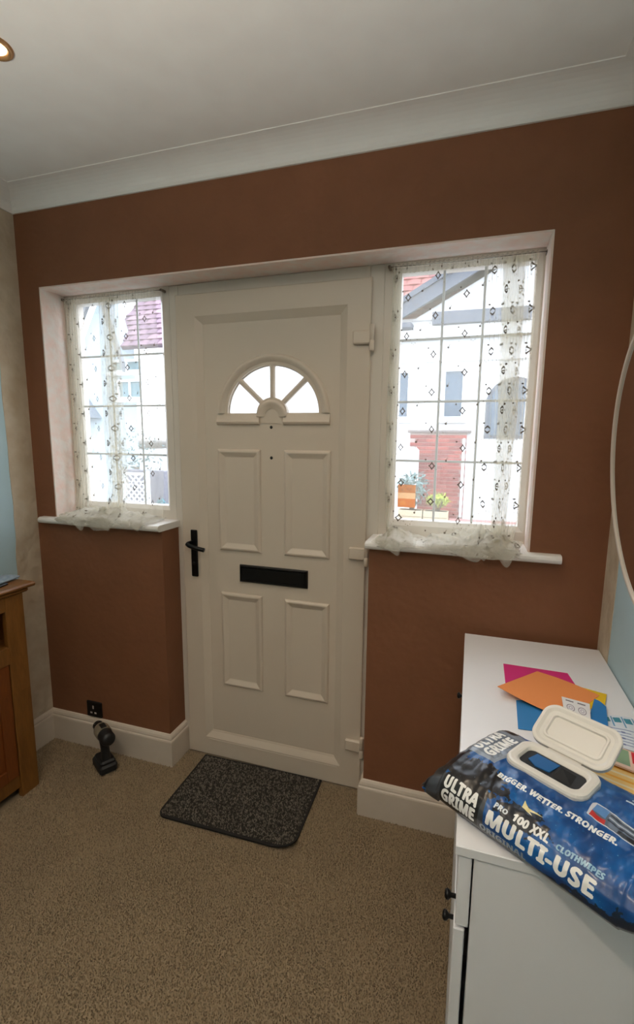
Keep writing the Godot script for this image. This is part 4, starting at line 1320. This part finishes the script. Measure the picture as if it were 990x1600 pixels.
# ---------------------------------------------------------------- door mat
func doormat() -> void:
	var o = thing("doormat", "dark grey brown doormat with one curled corner in front of the door", "doormat", Vector3(-0.186, 0.0, 0.086), deg_to_rad(1.2))
	var hw = 0.283
	var hd = 0.190
	var height = func(x: float, z: float) -> float:
		var d = ((x - hw) + (z - hd)) / 1.414
		return 0.012 + 9.0 * pow(maxf(0.0, d + 0.062), 2.0) + 0.0015 * sin(x * 13.0) * sin(z * 17.0)
	var rub = mat(Color8(34, 31, 29), 0.9)
	var f = func(u: float, v: float) -> Vector3:
		var x = lerpf(-hw, hw, u)
		var z = lerpf(-hd, hd, v)
		# the far corners stay square, the near ones are rounded
		var r = 0.035
		if z > hd - r and absf(x) > hw - r:
			var d = Vector2(absf(x) - (hw - r), z - (hd - r))
			var m = maxf(d.x, d.y)
			if d.length() > 0.0001:
				d = d.normalized() * m
			x = signf(x) * (hw - r + d.x)
			z = hd - r + d.y
		return Vector3(x, height.call(x, z), z)
	solid_grid("backing", 40, 30, f, 0.007, rub, o)
	var tuft = flat()
	for k in 4:
		var a0 = TAU * k / 4.0
		var a1 = TAU * (k + 1) / 4.0
		tri(tuft, Vector3(cos(a0) * 0.0028, -0.001, sin(a0) * 0.0028), Vector3(cos(a1) * 0.0028, -0.001, sin(a1) * 0.0028), Vector3(0.001, 0.006, 0), Vector3(cos((a0 + a1) / 2), 0.3, sin((a0 + a1) / 2)))
	tuft.generate_normals()
	var mm = MultiMesh.new()
	mm.transform_format = MultiMesh.TRANSFORM_3D
	mm.use_colors = true
	mm.mesh = tuft.commit()
	var spots = []
	var z = -hd + 0.012
	while z < hd - 0.010:
		var x = -hw + 0.012
		while x < hw - 0.010:
			var q = Vector2(x + rng.randf_range(-0.002, 0.002), z + rng.randf_range(-0.002, 0.002))
			if not (q.y > hd - 0.035 and absf(q.x) > hw - 0.035 and Vector2(absf(q.x) - hw + 0.035, q.y - hd + 0.035).length() > 0.028):
				spots.append(q)
			x += 0.0046
		z += 0.0046
	mm.instance_count = spots.size()
	var clump = noise(60.0, 77, 2)
	for i in spots.size():
		var p: Vector2 = spots[i]
		var b = Basis(Vector3(0, 1, 0), rng.randf() * TAU) * Basis(Vector3(1, 0, 0), rng.randf_range(-0.6, 0.6))
		mm.set_instance_transform(i, Transform3D(b.scaled(Vector3.ONE * rng.randf_range(0.8, 1.3)), Vector3(p.x, height.call(p.x, p.y), p.y)))
		var tone = 0.055 if rng.randf() + 0.9 * clump.get_noise_2d(p.x, p.y) < 0.55 else 0.20
		tone *= rng.randf_range(0.7, 1.3)
		mm.set_instance_color(i, Color(tone, tone * 0.86, tone * 0.70))
	var mi = MultiMeshInstance3D.new()
	mi.name = "mat_pile"
	mi.multimesh = mm
	mi.material_override = M.pile
	mi.set_meta("kind", "stuff")
	o.add_child(mi)

func mirror() -> void:
	var o = thing("round_mirror", "large round mirror with a thin pale frame leaning from the pale blue wall", "mirror", Vector3(1.016, 1.42, 0.49))
	o.rotation.z = deg_to_rad(4.0)
	var ax = Basis(Vector3(0, 0, 1), Vector3(-1, 0, 0), Vector3(0, -1, 0))
	var st = flat()
	lathe(st, [[0.0, 0.0], [0.352, 0.0]], 96, Transform3D(ax, Vector3(-0.002, 0, 0)))
	put("mirror_glass", st, mat(Color8(225, 228, 228), 0.02, 1.0), o)
	st = soft()
	lathe(st, [[0.350, -0.003], [0.350, 0.005], [0.353, 0.007], [0.359, 0.007], [0.362, 0.005], [0.362, -0.012], [0.350, -0.014]], 96, Transform3D(ax, Vector3.ZERO))
	put("frame", st, mat(Color8(206, 192, 176), 0.35), o)
	st = flat()
	lathe(st, [[0.352, 0.0], [0.0, 0.0]], 48, Transform3D(ax, Vector3(0.012, 0, 0)))
	put("backing", st, mat(Color8(90, 70, 50), 0.9), o)

func downlights() -> void:
	# recessed ceiling spots; one shows at the edge of the picture, the rest of the row is behind the camera
	var glow = mat(Color8(255, 240, 214), 0.4)
	glow.emission_enabled = true
	glow.emission = Color8(255, 226, 176)
	glow.emission_energy_multiplier = 3.0
	var brass = mat(Color8(196, 150, 104), 0.3, 0.8)
	var spots = [[-0.592, 0.612, 0.10, "between the door and the oak cabinet"], [0.45, 0.602, 0.12, "above the papers on the white cabinet"], [0.2, 1.9, 0.38, "in the middle of the hall"]]
	for p in spots:
		var o = thing("ceiling_downlight", "lit recessed ceiling spotlight with a brassy rim " + p[3], "ceiling light", Vector3(p[0], CEIL, p[1]), 0.0, "recessed ceiling spotlights")
		var st = soft()
		lathe(st, [[0.030, 0.004], [0.034, -0.006], [0.040, -0.007], [0.045, -0.004], [0.046, 0.002]], 36, Transform3D.IDENTITY)
		put("rim", st, brass, o)
		st = soft()
		lathe(st, [[0.0, -0.012], [0.012, -0.011], [0.022, -0.007], [0.030, -0.001], [0.031, 0.004], [0.0, 0.004]], 30, Transform3D.IDENTITY)
		put("bulb", st, glow, o)
		var l = SpotLight3D.new()
		l.name = "lamp"
		l.light_color = Color8(255, 232, 204)
		l.light_energy = 2.2 * p[2]
		l.light_size = 0.03
		l.spot_angle = 60.0
		l.spot_angle_attenuation = 0.6
		l.spot_range = 8.0
		l.spot_attenuation = 2.0
		l.shadow_enabled = true
		l.rotation_degrees = Vector3(-90, 0, 0)
		l.position = Vector3(0, -0.016, 0)
		o.add_child(l)

func uplighter() -> void:
	# a standing uplighter in the hall behind the camera: it washes the ceiling
	var o = thing("floor_uplighter", "tall standing uplighter with an upturned white bowl on the carpet", "floor lamp", Vector3(0.0, 0.004, 2.0))
	var st = soft(); lathe(st, [[0.0, 0.0], [0.13, 0.0], [0.13, 0.012], [0.12, 0.02], [0.02, 0.028], [0.0, 0.028]], 32, Transform3D.IDENTITY); put("base", st, M.white, o)
	st = soft(); lathe(st, [[0.012, 0.025], [0.012, 1.42]], 16, Transform3D.IDENTITY); put("pole", st, M.white, o)
	st = soft(); lathe(st, [[0.0, 1.41], [0.03, 1.415], [0.09, 1.45], [0.135, 1.51], [0.15, 1.56], [0.147, 1.56], [0.13, 1.512], [0.085, 1.455], [0.0, 1.43]], 36, Transform3D.IDENTITY); put("bowl", st, M.white, o)
	var glow = mat(Color8(255, 244, 226), 0.5)
	glow.emission_enabled = true
	glow.emission = Color8(255, 238, 210)
	glow.emission_energy_multiplier = 3.0
	st = soft(); lathe(st, [[0.0, 1.44], [0.02, 1.442], [0.03, 1.47], [0.026, 1.495], [0.0, 1.505]], 20, Transform3D.IDENTITY); put("bulb", st, glow, o)
	var l = SpotLight3D.new()
	l.name = "lamp"
	l.light_color = Color8(255, 244, 231)
	l.light_energy = 2.35
	l.light_size = 0.05
	l.spot_angle = 75.0
	l.spot_angle_attenuation = 0.5
	l.spot_range = 8.0
	l.spot_attenuation = 2.0
	l.shadow_enabled = true
	l.rotation_degrees = Vector3(90, 0, 0)
	l.position = Vector3(0, 1.515, 0)
	o.add_child(l)

# ---------------------------------------------------------------- across the street
func shrub(called: String, label: String, at: Vector3, r: Vector3, count: int, leaf: float, m: Material, sd: int) -> void:
	var o = thing(called, label, "shrub", at)
	var g = RandomNumberGenerator.new()
	g.seed = sd
	var st = flat()
	for i in count:
		var d = Vector3(g.randfn(), g.randfn(), g.randfn()).normalized()
		var p = Vector3(0, r.y, 0) + d * r * pow(g.randf(), 0.4)
		var a = Vector3(g.randfn(), g.randfn(), g.randfn()).normalized()
		var b = a.cross(d).normalized()
		var l = leaf * g.randf_range(0.6, 1.3)
		var nn = a.cross(b)
		quad(st, p - a * l, p + b * l * 0.4 + nn * l * 0.15, p + a * l, p - b * l * 0.4 + nn * l * 0.15, nn)
	put("foliage", st, m, o)
	st = soft()
	for k in 4:
		tube(st, [Vector3(0.02 * k - 0.03, -0.06 if at.y > 0.0 else 0.0, 0), Vector3(0.06 * k - 0.09, r.y, 0.03 * k)], 0.012, 5)
	put("stem", st, mat(Color8(96, 78, 60), 0.9), o)

func house_window(o: Node3D, x0: float, x1: float, y0: float, y1: float, z: float, glass: Material, frame: Material, bars: int) -> void:
	var w = Node3D.new()
	w.name = "house_window"
	o.add_child(w, true)
	var st = flat()
	rect_loops(st, x0, x1, y0, y1, [[0.0, z], [0.0, z + 0.05], [0.05, z + 0.05], [0.055, z - 0.02]])
	put("window_frame", st, frame, w)
	st = flat(); box(st, Vector3(x0 + 0.05, y0 + 0.05, z - 0.03), Vector3(x1 - 0.05, y1 - 0.05, z + 0.004)); put("window_pane", st, glass, w)
	for k in bars:
		var x = lerpf(x0, x1, (k + 1.0) / (bars + 1.0))
		st = flat(); box(st, Vector3(x - 0.02, y0 + 0.05, z), Vector3(x + 0.02, y1 - 0.05, z + 0.04)); put("mullion", st, frame, w)
	st = flat(); box(st, Vector3(x0 - 0.06, y0 - 0.07, z), Vector3(x1 + 0.06, y0, z + 0.10), 0.01); put("window_ledge", st, frame, w)

func tiled_roof(o: Node3D, x0: float, x1: float, y: float, z: float, pitch: float, rows: int, tw: float, step: float, m: Array, base_mat: Material) -> void:
	# pitched plane rising away from the street, each tile a piece of its own
	var up = Vector3(0, sin(pitch), -cos(pitch))
	var nrm = Vector3(0, cos(pitch), sin(pitch))
	var T = Transform3D(Basis(Vector3(1, 0, 0), up, nrm), Vector3(x0, y, z))
	var st = flat()
	box(st, Vector3(0, 0, -0.08), Vector3(x1 - x0, rows * step + 0.3, -0.012), 0.0, T)
	var roof = put("roof", st, base_mat, o)
	var ts = flat()
	# a slightly cambered tile
	for k in 3:
		var a = -tw * 0.48 + tw * 0.96 * k / 3.0
		var b = -tw * 0.48 + tw * 0.96 * (k + 1) / 3.0
		var ha: float = [0.0, 0.014, 0.014, 0.0][k]
		var hb: float = [0.0, 0.014, 0.014, 0.0][k + 1]
		quad(ts, Vector3(a, 0, 0.02 + ha), Vector3(b, 0, 0.02 + hb), Vector3(b, step * 1.15, hb - 0.008), Vector3(a, step * 1.15, ha - 0.008), Vector3(0, 0, 1))
		quad(ts, Vector3(a, 0, 0.02 + ha), Vector3(b, 0, 0.02 + hb), Vector3(b, 0, hb - 0.012), Vector3(a, 0, ha - 0.012), Vector3(0, -1, 0))
	ts.generate_normals()
	var tile = ts.commit()
	for r in rows:
		var n = int((x1 - x0) / tw)
		for k in n:
			var x = tw * (k + 0.5 + (0.5 if r % 2 == 1 else 0.0))
			if x > x1 - x0 - tw * 0.3:
				continue
			var t = mesh_node("roof_tile", tile, m[rng.randi() % m.size()], roof)
			t.transform = T * Transform3D(Basis(Vector3(0, 0, 1), rng.randf_range(-0.01, 0.01)), Vector3(x, r * step, 0.002 * rng.randf()))

func street() -> void:
	var render_white = textured(noise_tex(128, 0.05, 111, Color8(232, 234, 236), Color8(242, 243, 244)), 0.6, 0.9)
	var slate = mat(Color8(84, 92, 106), 0.6)
	var pvc = mat(Color8(240, 242, 244), 0.4)
	var glass = mat(Color8(78, 96, 114), 0.12)
	glass.metallic = 0.1
	var teal = mat(Color8(96, 126, 134), 0.3)
	var clay = [mat(Color8(158, 98, 92), 0.85), mat(Color8(148, 88, 84), 0.85), mat(Color8(166, 108, 100), 0.85), mat(Color8(140, 86, 86), 0.85)]
	var clay_base = mat(Color8(96, 60, 58), 0.9)
	var brick_m = [mat(Color8(150, 66, 62), 0.9), mat(Color8(140, 56, 54), 0.9), mat(Color8(160, 76, 70), 0.9), mat(Color8(132, 60, 60), 0.9)]
	var mortar = mat(Color8(168, 146, 140), 0.95)
	# ground outside
	var st = flat()
	box(st, Vector3(-40, -0.5, -60), Vector3(40, -0.12, -0.2))
	var g = put("ground", st, textured(noise_tex(256, 0.06, 112, Color8(130, 130, 128), Color8(150, 150, 147)), 0.4, 0.95), self)
	g.set_meta("kind", "structure")
	var Z = -8.0
	# ---- house facing the window with the sticker
	var h = thing("house", "white rendered house with a slate grey gable and pink tiled roof across the street", "house", Vector3(0.6, -0.12, Z))
	var W = Vector3(-0.6, 0.12, -Z)
	var b = func(called: String, lo: Vector3, hi: Vector3, m: Material, par: Node, bev := 0.0) -> MeshInstance3D:
		var s = flat()
		box(s, lo + W, hi + W, bev)
		return put(called, s, m, par)
	b.call("wall", Vector3(-3.2, -0.12, Z - 4.0), Vector3(5.2, 3.75, Z), render_white, h)
	b.call("soffit_board", Vector3(-0.55, 3.34, Z), Vector3(5.2, 3.56, Z + 0.22), pvc, h, 0.01)
	b.call("eaves_beam", Vector3(-0.20, 3.56, Z), Vector3(5.0, 3.78, Z + 0.30), slate, h, 0.01)
	b.call("gutter", Vector3(-3.2, 3.50, Z), Vector3(-0.55, 3.62, Z + 0.35), slate, h, 0.03)
	b.call("fascia", Vector3(-3.2, 3.34, Z), Vector3(-0.55, 3.50, Z + 0.25), pvc, h, 0.01)
	b.call("string_course", Vector3(-3.2, 2.93, Z), Vector3(5.2, 3.00, Z + 0.05), pvc, h, 0.01)
	# gable triangle and its barge boards
	st = flat()
	prism(st, PackedVector2Array([Vector2(-0.6, 3.7), Vector2(5.0, 3.7), Vector2(2.2, 5.22)]), Transform3D(Basis.IDENTITY, Vector3(0, 0, Z + 0.05) + W), 0.2)
	put("gable_wall", st, render_white, h)
	for s in 2:
		st = flat()
		var e = Vector2(-0.95, 3.58) if s == 0 else Vector2(5.35, 3.58)
		var ap = Vector2(2.2, 5.30)
		prism(st, PackedVector2Array([e, e + Vector2(0, 0.30), ap + Vector2(0, 0.30), ap]), Transform3D(Basis.IDENTITY, Vector3(0, 0, Z + 0.36) + W), 0.08)
		put("barge_board", st, slate, h)
		st = flat()
		prism(st, PackedVector2Array([e + Vector2(0, 0.26), e + Vector2(0, 0.36), ap + Vector2(0, 0.36), ap + Vector2(0, 0.26)]), Transform3D(Basis.IDENTITY, Vector3(0, 0, Z + 0.40) + W), 4.0)
		put("gable_roof", st, slate, h)
	tiled_roof(h, -3.3 + W.x, 2.2 + W.x, 3.70 + W.y, Z - 0.12 + W.z, deg_to_rad(44.0), 12, 0.30, 0.24, clay, clay_base)
	house_window(h, 0.02 + W.x, 0.44 + W.x, 1.86 + W.y, 2.80 + W.y, Z + W.z, glass, pvc, 0)
	house_window(h, -1.02 + W.x, -0.58 + W.x, 1.86 + W.y, 2.80 + W.y, Z + W.z, glass, pvc, 0)
	# arched window further along
	var aw = Node3D.new()
	aw.name = "house_window"
	h.add_child(aw, true)
	for k in 2:
		var r: float = [0.50, 0.43][k]
		var arch = PackedVector2Array([Vector2(1.32 - r, 1.50 + 0.06 * k), Vector2(1.32 + r, 1.50 + 0.06 * k)])
		for i in 13:
			arch.append(Vector2(1.32 + r * cos(PI * i / 12.0), 2.12 + r * sin(PI * i / 12.0)))
		st = flat()
		prism(st, arch, Transform3D(Basis.IDENTITY, Vector3(0, 0, Z + [0.03, 0.045][k]) + W), 0.06)
		put(["window_frame", "window_pane"][k], st, [slate, glass][k], aw)
	b.call("front_door", Vector3(1.0, -0.12, Z), Vector3(1.9, 1.40, Z + 0.05), pvc, h, 0.01)
	# brick front of the porch, brick by brick
	var porch = b.call("brick_panel", Vector3(-0.53, -0.12, Z), Vector3(0.52, 1.60, Z + 0.20), mortar, h) as MeshInstance3D
	var bs = flat()
	box(bs, Vector3(-0.105, -0.031, 0), Vector3(0.105, 0.031, 0.016), 0.004)
	bs.generate_normals()
	var brick = bs.commit()
	for r in 23:
		for k in 5:
			var x = -0.53 + 0.105 + k * 0.21 + (0.105 if r % 2 == 1 else 0.0)
			if x > 0.45:
				continue
			var q = mesh_node("brick", brick, brick_m[rng.randi() % 4], porch)
			q.position = Vector3(x, -0.08 + r * 0.073, Z + 0.198) + W
	b.call("coping", Vector3(-0.58, 1.60, Z), Vector3(0.60, 1.65, Z + 0.26), mat(Color8(120, 108, 106), 0.9), h, 0.01)
	b.call("downpipe", Vector3(0.45, 0.0, Z + 0.21), Vector3(0.50, 1.50, Z + 0.26), pvc, h, 0.015)
	# low wall, planters and shrubs in front of it
	st = flat(); box(st, Vector3(-0.45, 0, -0.1), Vector3(0.75, 0.20, 0.1), 0.01)
	var lw = put("garden_wall", st, mat(Color8(176, 122, 118), 0.9), self)
	lw.position = Vector3(0.75, -0.12, -7.0)
	tag(lw, "low pinkish garden wall in front of the brick porch", "wall")
	st = flat(); box(st, Vector3(-0.7, 0, -0.25), Vector3(0.3, 1.45, 0.25), 0.06)
	var van = put("rendered_pier", st, render_white, self)
	van.position = Vector3(-0.62, -0.12, -7.35)
	tag(van, "white rendered block standing left of the brick porch", "pier")
	for k in 2:
		var pl = thing("planter_box", ["pale wooden trough planter with a grey blue shrub", "pale wooden trough planter with a yellow green plant"][k], "planter", Vector3([-0.36, 0.08][k], -0.12, -6.9), 0.0, "wooden planters by the porch")
		for r in 3:
			st = flat(); box(st, Vector3(-0.21, 0.01 + r * 0.115, 0.10), Vector3(0.21, 0.118 + r * 0.115, 0.125), 0.006); put("plank", st, mat(Color8(186, 168, 140), 0.8), pl)
			st = flat(); box(st, Vector3(-0.21, 0.01 + r * 0.115, -0.125), Vector3(0.21, 0.118 + r * 0.115, -0.10), 0.006); put("plank", st, mat(Color8(180, 160, 132), 0.8), pl)
		for s: float in [-1.0, 1.0]:
			st = flat(); box(st, Vector3(s * 0.198 - 0.014, 0, -0.10), Vector3(s * 0.198 + 0.014, 0.35, 0.10), 0.004); put("end_board", st, mat(Color8(176, 156, 128), 0.8), pl)
		st = flat(); box(st, Vector3(-0.184, 0.02, -0.10), Vector3(0.184, 0.343, 0.10)); put("soil", st, mat(Color8(70, 56, 44), 1.0), pl)
	shrub("grey_shrub", "loose grey blue shrub growing in the first planter", Vector3(-0.34, 0.29, -6.9), Vector3(0.30, 0.34, 0.16), 420, 0.05, mat(Color8(104, 130, 128), 0.8), 121)
	shrub("yellow_shrub", "small yellow green shrub growing in the second planter", Vector3(0.10, 0.29, -6.9), Vector3(0.22, 0.13, 0.14), 320, 0.045, mat(Color8(160, 172, 48), 0.7), 122)
	# ---- the neighbouring house facing the other window
	var h2 = thing("house", "pale bungalow with a steep gable bay and lilac tiled roof across the street", "house", Vector3(-7.0, -0.12, Z))
	W = Vector3(7.0, 0.12, -Z)
	b.call("wall", Vector3(-11.0, -0.12, Z - 4.0), Vector3(-4.4, 3.45, Z), render_white, h2)
	b.call("fascia", Vector3(-7.7, 3.26, Z), Vector3(-4.4, 3.45, Z + 0.3), pvc, h2, 0.01)
	var lilac = [mat(Color8(140, 112, 122), 0.85), mat(Color8(130, 104, 116), 0.85), mat(Color8(150, 122, 130), 0.85)]
	tiled_roof(h2, -7.75 + W.x, -4.4 + W.x, 3.50 + W.y, Z + 0.25 + W.z, deg_to_rad(44.0), 11, 0.26, 0.22, lilac, mat(Color8(110, 92, 102), 0.9))
	# steep gable bay
	st = flat()
	prism(st, PackedVector2Array([Vector2(-8.75, -0.12), Vector2(-7.15, -0.12), Vector2(-7.15, 3.5), Vector2(-7.55, 4.75), Vector2(-8.75, 2.6)]), Transform3D(Basis.IDENTITY, Vector3(0, 0, Z + 0.3) + W), 0.5)
	put("bay_wall", st, mat(Color8(186, 202, 212), 0.9), h2)
	for s in 2:
		var e = Vector2(-9.0, 2.2) if s == 0 else Vector2(-6.9, 2.9)
		var ap = Vector2(-7.55, 4.78)
		st = flat()
		prism(st, PackedVector2Array([e, e + Vector2(0, 0.24), ap + Vector2(0, 0.24), ap]), Transform3D(Basis.IDENTITY, Vector3(0, 0, Z + 0.55) + W), 0.1)
		put("barge_board", st, mat(Color8(130, 132, 136), 0.7), h2)
	# lean-to roof and grey-blue glazing
	st = flat()
	prism(st, PackedVector2Array([Vector2(-8.7, 1.9), Vector2(-8.25, 2.55), Vector2(-7.75, 1.9)]), Transform3D(Basis.IDENTITY, Vector3(0, 0, Z + 0.8) + W), 0.5)
	put("porch_gable", st, mat(Color8(120, 128, 138), 0.8), h2)
	house_window(h2, -7.40 + W.x, -6.50 + W.x, 2.92 + W.y, 3.20 + W.y, Z + 0.31 + W.z, teal, pvc, 1)
	house_window(h2, -7.24 + W.x, -6.56 + W.x, 2.32 + W.y, 2.76 + W.y, Z + 0.31 + W.z, teal, pvc, 1)
	house_window(h2, -8.36 + W.x, -8.12 + W.x, 1.20 + W.y, 1.95 + W.y, Z + 0.31 + W.z, glass, pvc, 0)
	for k in 5:
		b.call("cladding_board", Vector3(-7.9, 0.9 + k * 0.22, Z + 0.30), Vector3(-5.6, 1.09 + k * 0.22, Z + 0.33), mat(Color8(150, 156, 164), 0.8), h2, 0.01)
	# garden in front of it: trellis fence, brick wall, post, shrub
	var fe = thing("trellis_fence", "white diagonal trellis panel in front of the neighbouring garden", "fence", Vector3(-5.52, -0.12, -6.0))
	var tw = mat(Color8(226, 232, 234), 0.7)
	for k in 2:
		st = flat(); box(st, Vector3(-0.28, [0.30, 0.86][k], -0.02), Vector3(0.30, [0.34, 0.91][k], 0.02), 0.004); put("rail", st, tw, fe)
		st = flat(); box(st, Vector3([-0.30, 0.26][k], 0.0, -0.03), Vector3([-0.25, 0.31][k], 0.95, 0.03), 0.006); put("post", st, tw, fe)
	for k in 2:
		for i in 9:
			var c = -0.5 + i * 0.125
			var p = PackedVector2Array()
			for t in [0.0, 1.0]:
				p.append(Vector2(c + t * 0.52, 0.34 + t * 0.52))
			var quadp = PackedVector2Array([p[0], p[0] + Vector2(0.035, 0), p[1] + Vector2(0.035, 0), p[1]])
			var clip = Geometry2D.intersect_polygons(quadp, PackedVector2Array([Vector2(-0.25, 0.34), Vector2(0.26, 0.34), Vector2(0.26, 0.86), Vector2(-0.25, 0.86)]))
			for cp in clip:
				if k == 1:
					for j in cp.size():
						cp[j].x = 0.01 - cp[j].x
				st = flat()
				prism(st, cp, Transform3D(Basis.IDENTITY, Vector3(0, 0, 0.008 - 0.010 * k)), 0.008)
				put("slat", st, tw, fe)
	shrub("bare_shrub", "tall sparse grey green shrub behind the white trellis", Vector3(-6.25, -0.12, -7.0), Vector3(0.75, 0.95, 0.25), 420, 0.05, mat(Color8(110, 124, 120), 0.8), 133)
	st = flat(); box(st, Vector3(-0.55, 0, -0.08), Vector3(0.75, 0.92, 0.08), 0.01)
	var bw = put("boundary_wall", st, textured(noise_tex(128, 0.08, 131, Color8(104, 104, 112), Color8(134, 128, 132)), 1.5, 0.95), self)
	bw.position = Vector3(-5.85, -0.12, -6.6)
	tag(bw, "dull brick boundary wall behind the white trellis", "wall")
	st = flat(); box(st, Vector3(-0.05, 0, -0.05), Vector3(0.05, 1.22, 0.05), 0.008)
	var po = put("gate_post", st, pvc, self)
	po.position = Vector3(-6.42, -0.12, -6.0)
	tag(po, "white square gate post before the neighbouring garden", "post")
	shrub("blue_shrub", "small blue green shrub beside the white trellis", Vector3(-4.95, -0.12, -6.0), Vector3(0.16, 0.22, 0.14), 200, 0.045, mat(Color8(70, 112, 116), 0.8), 132)
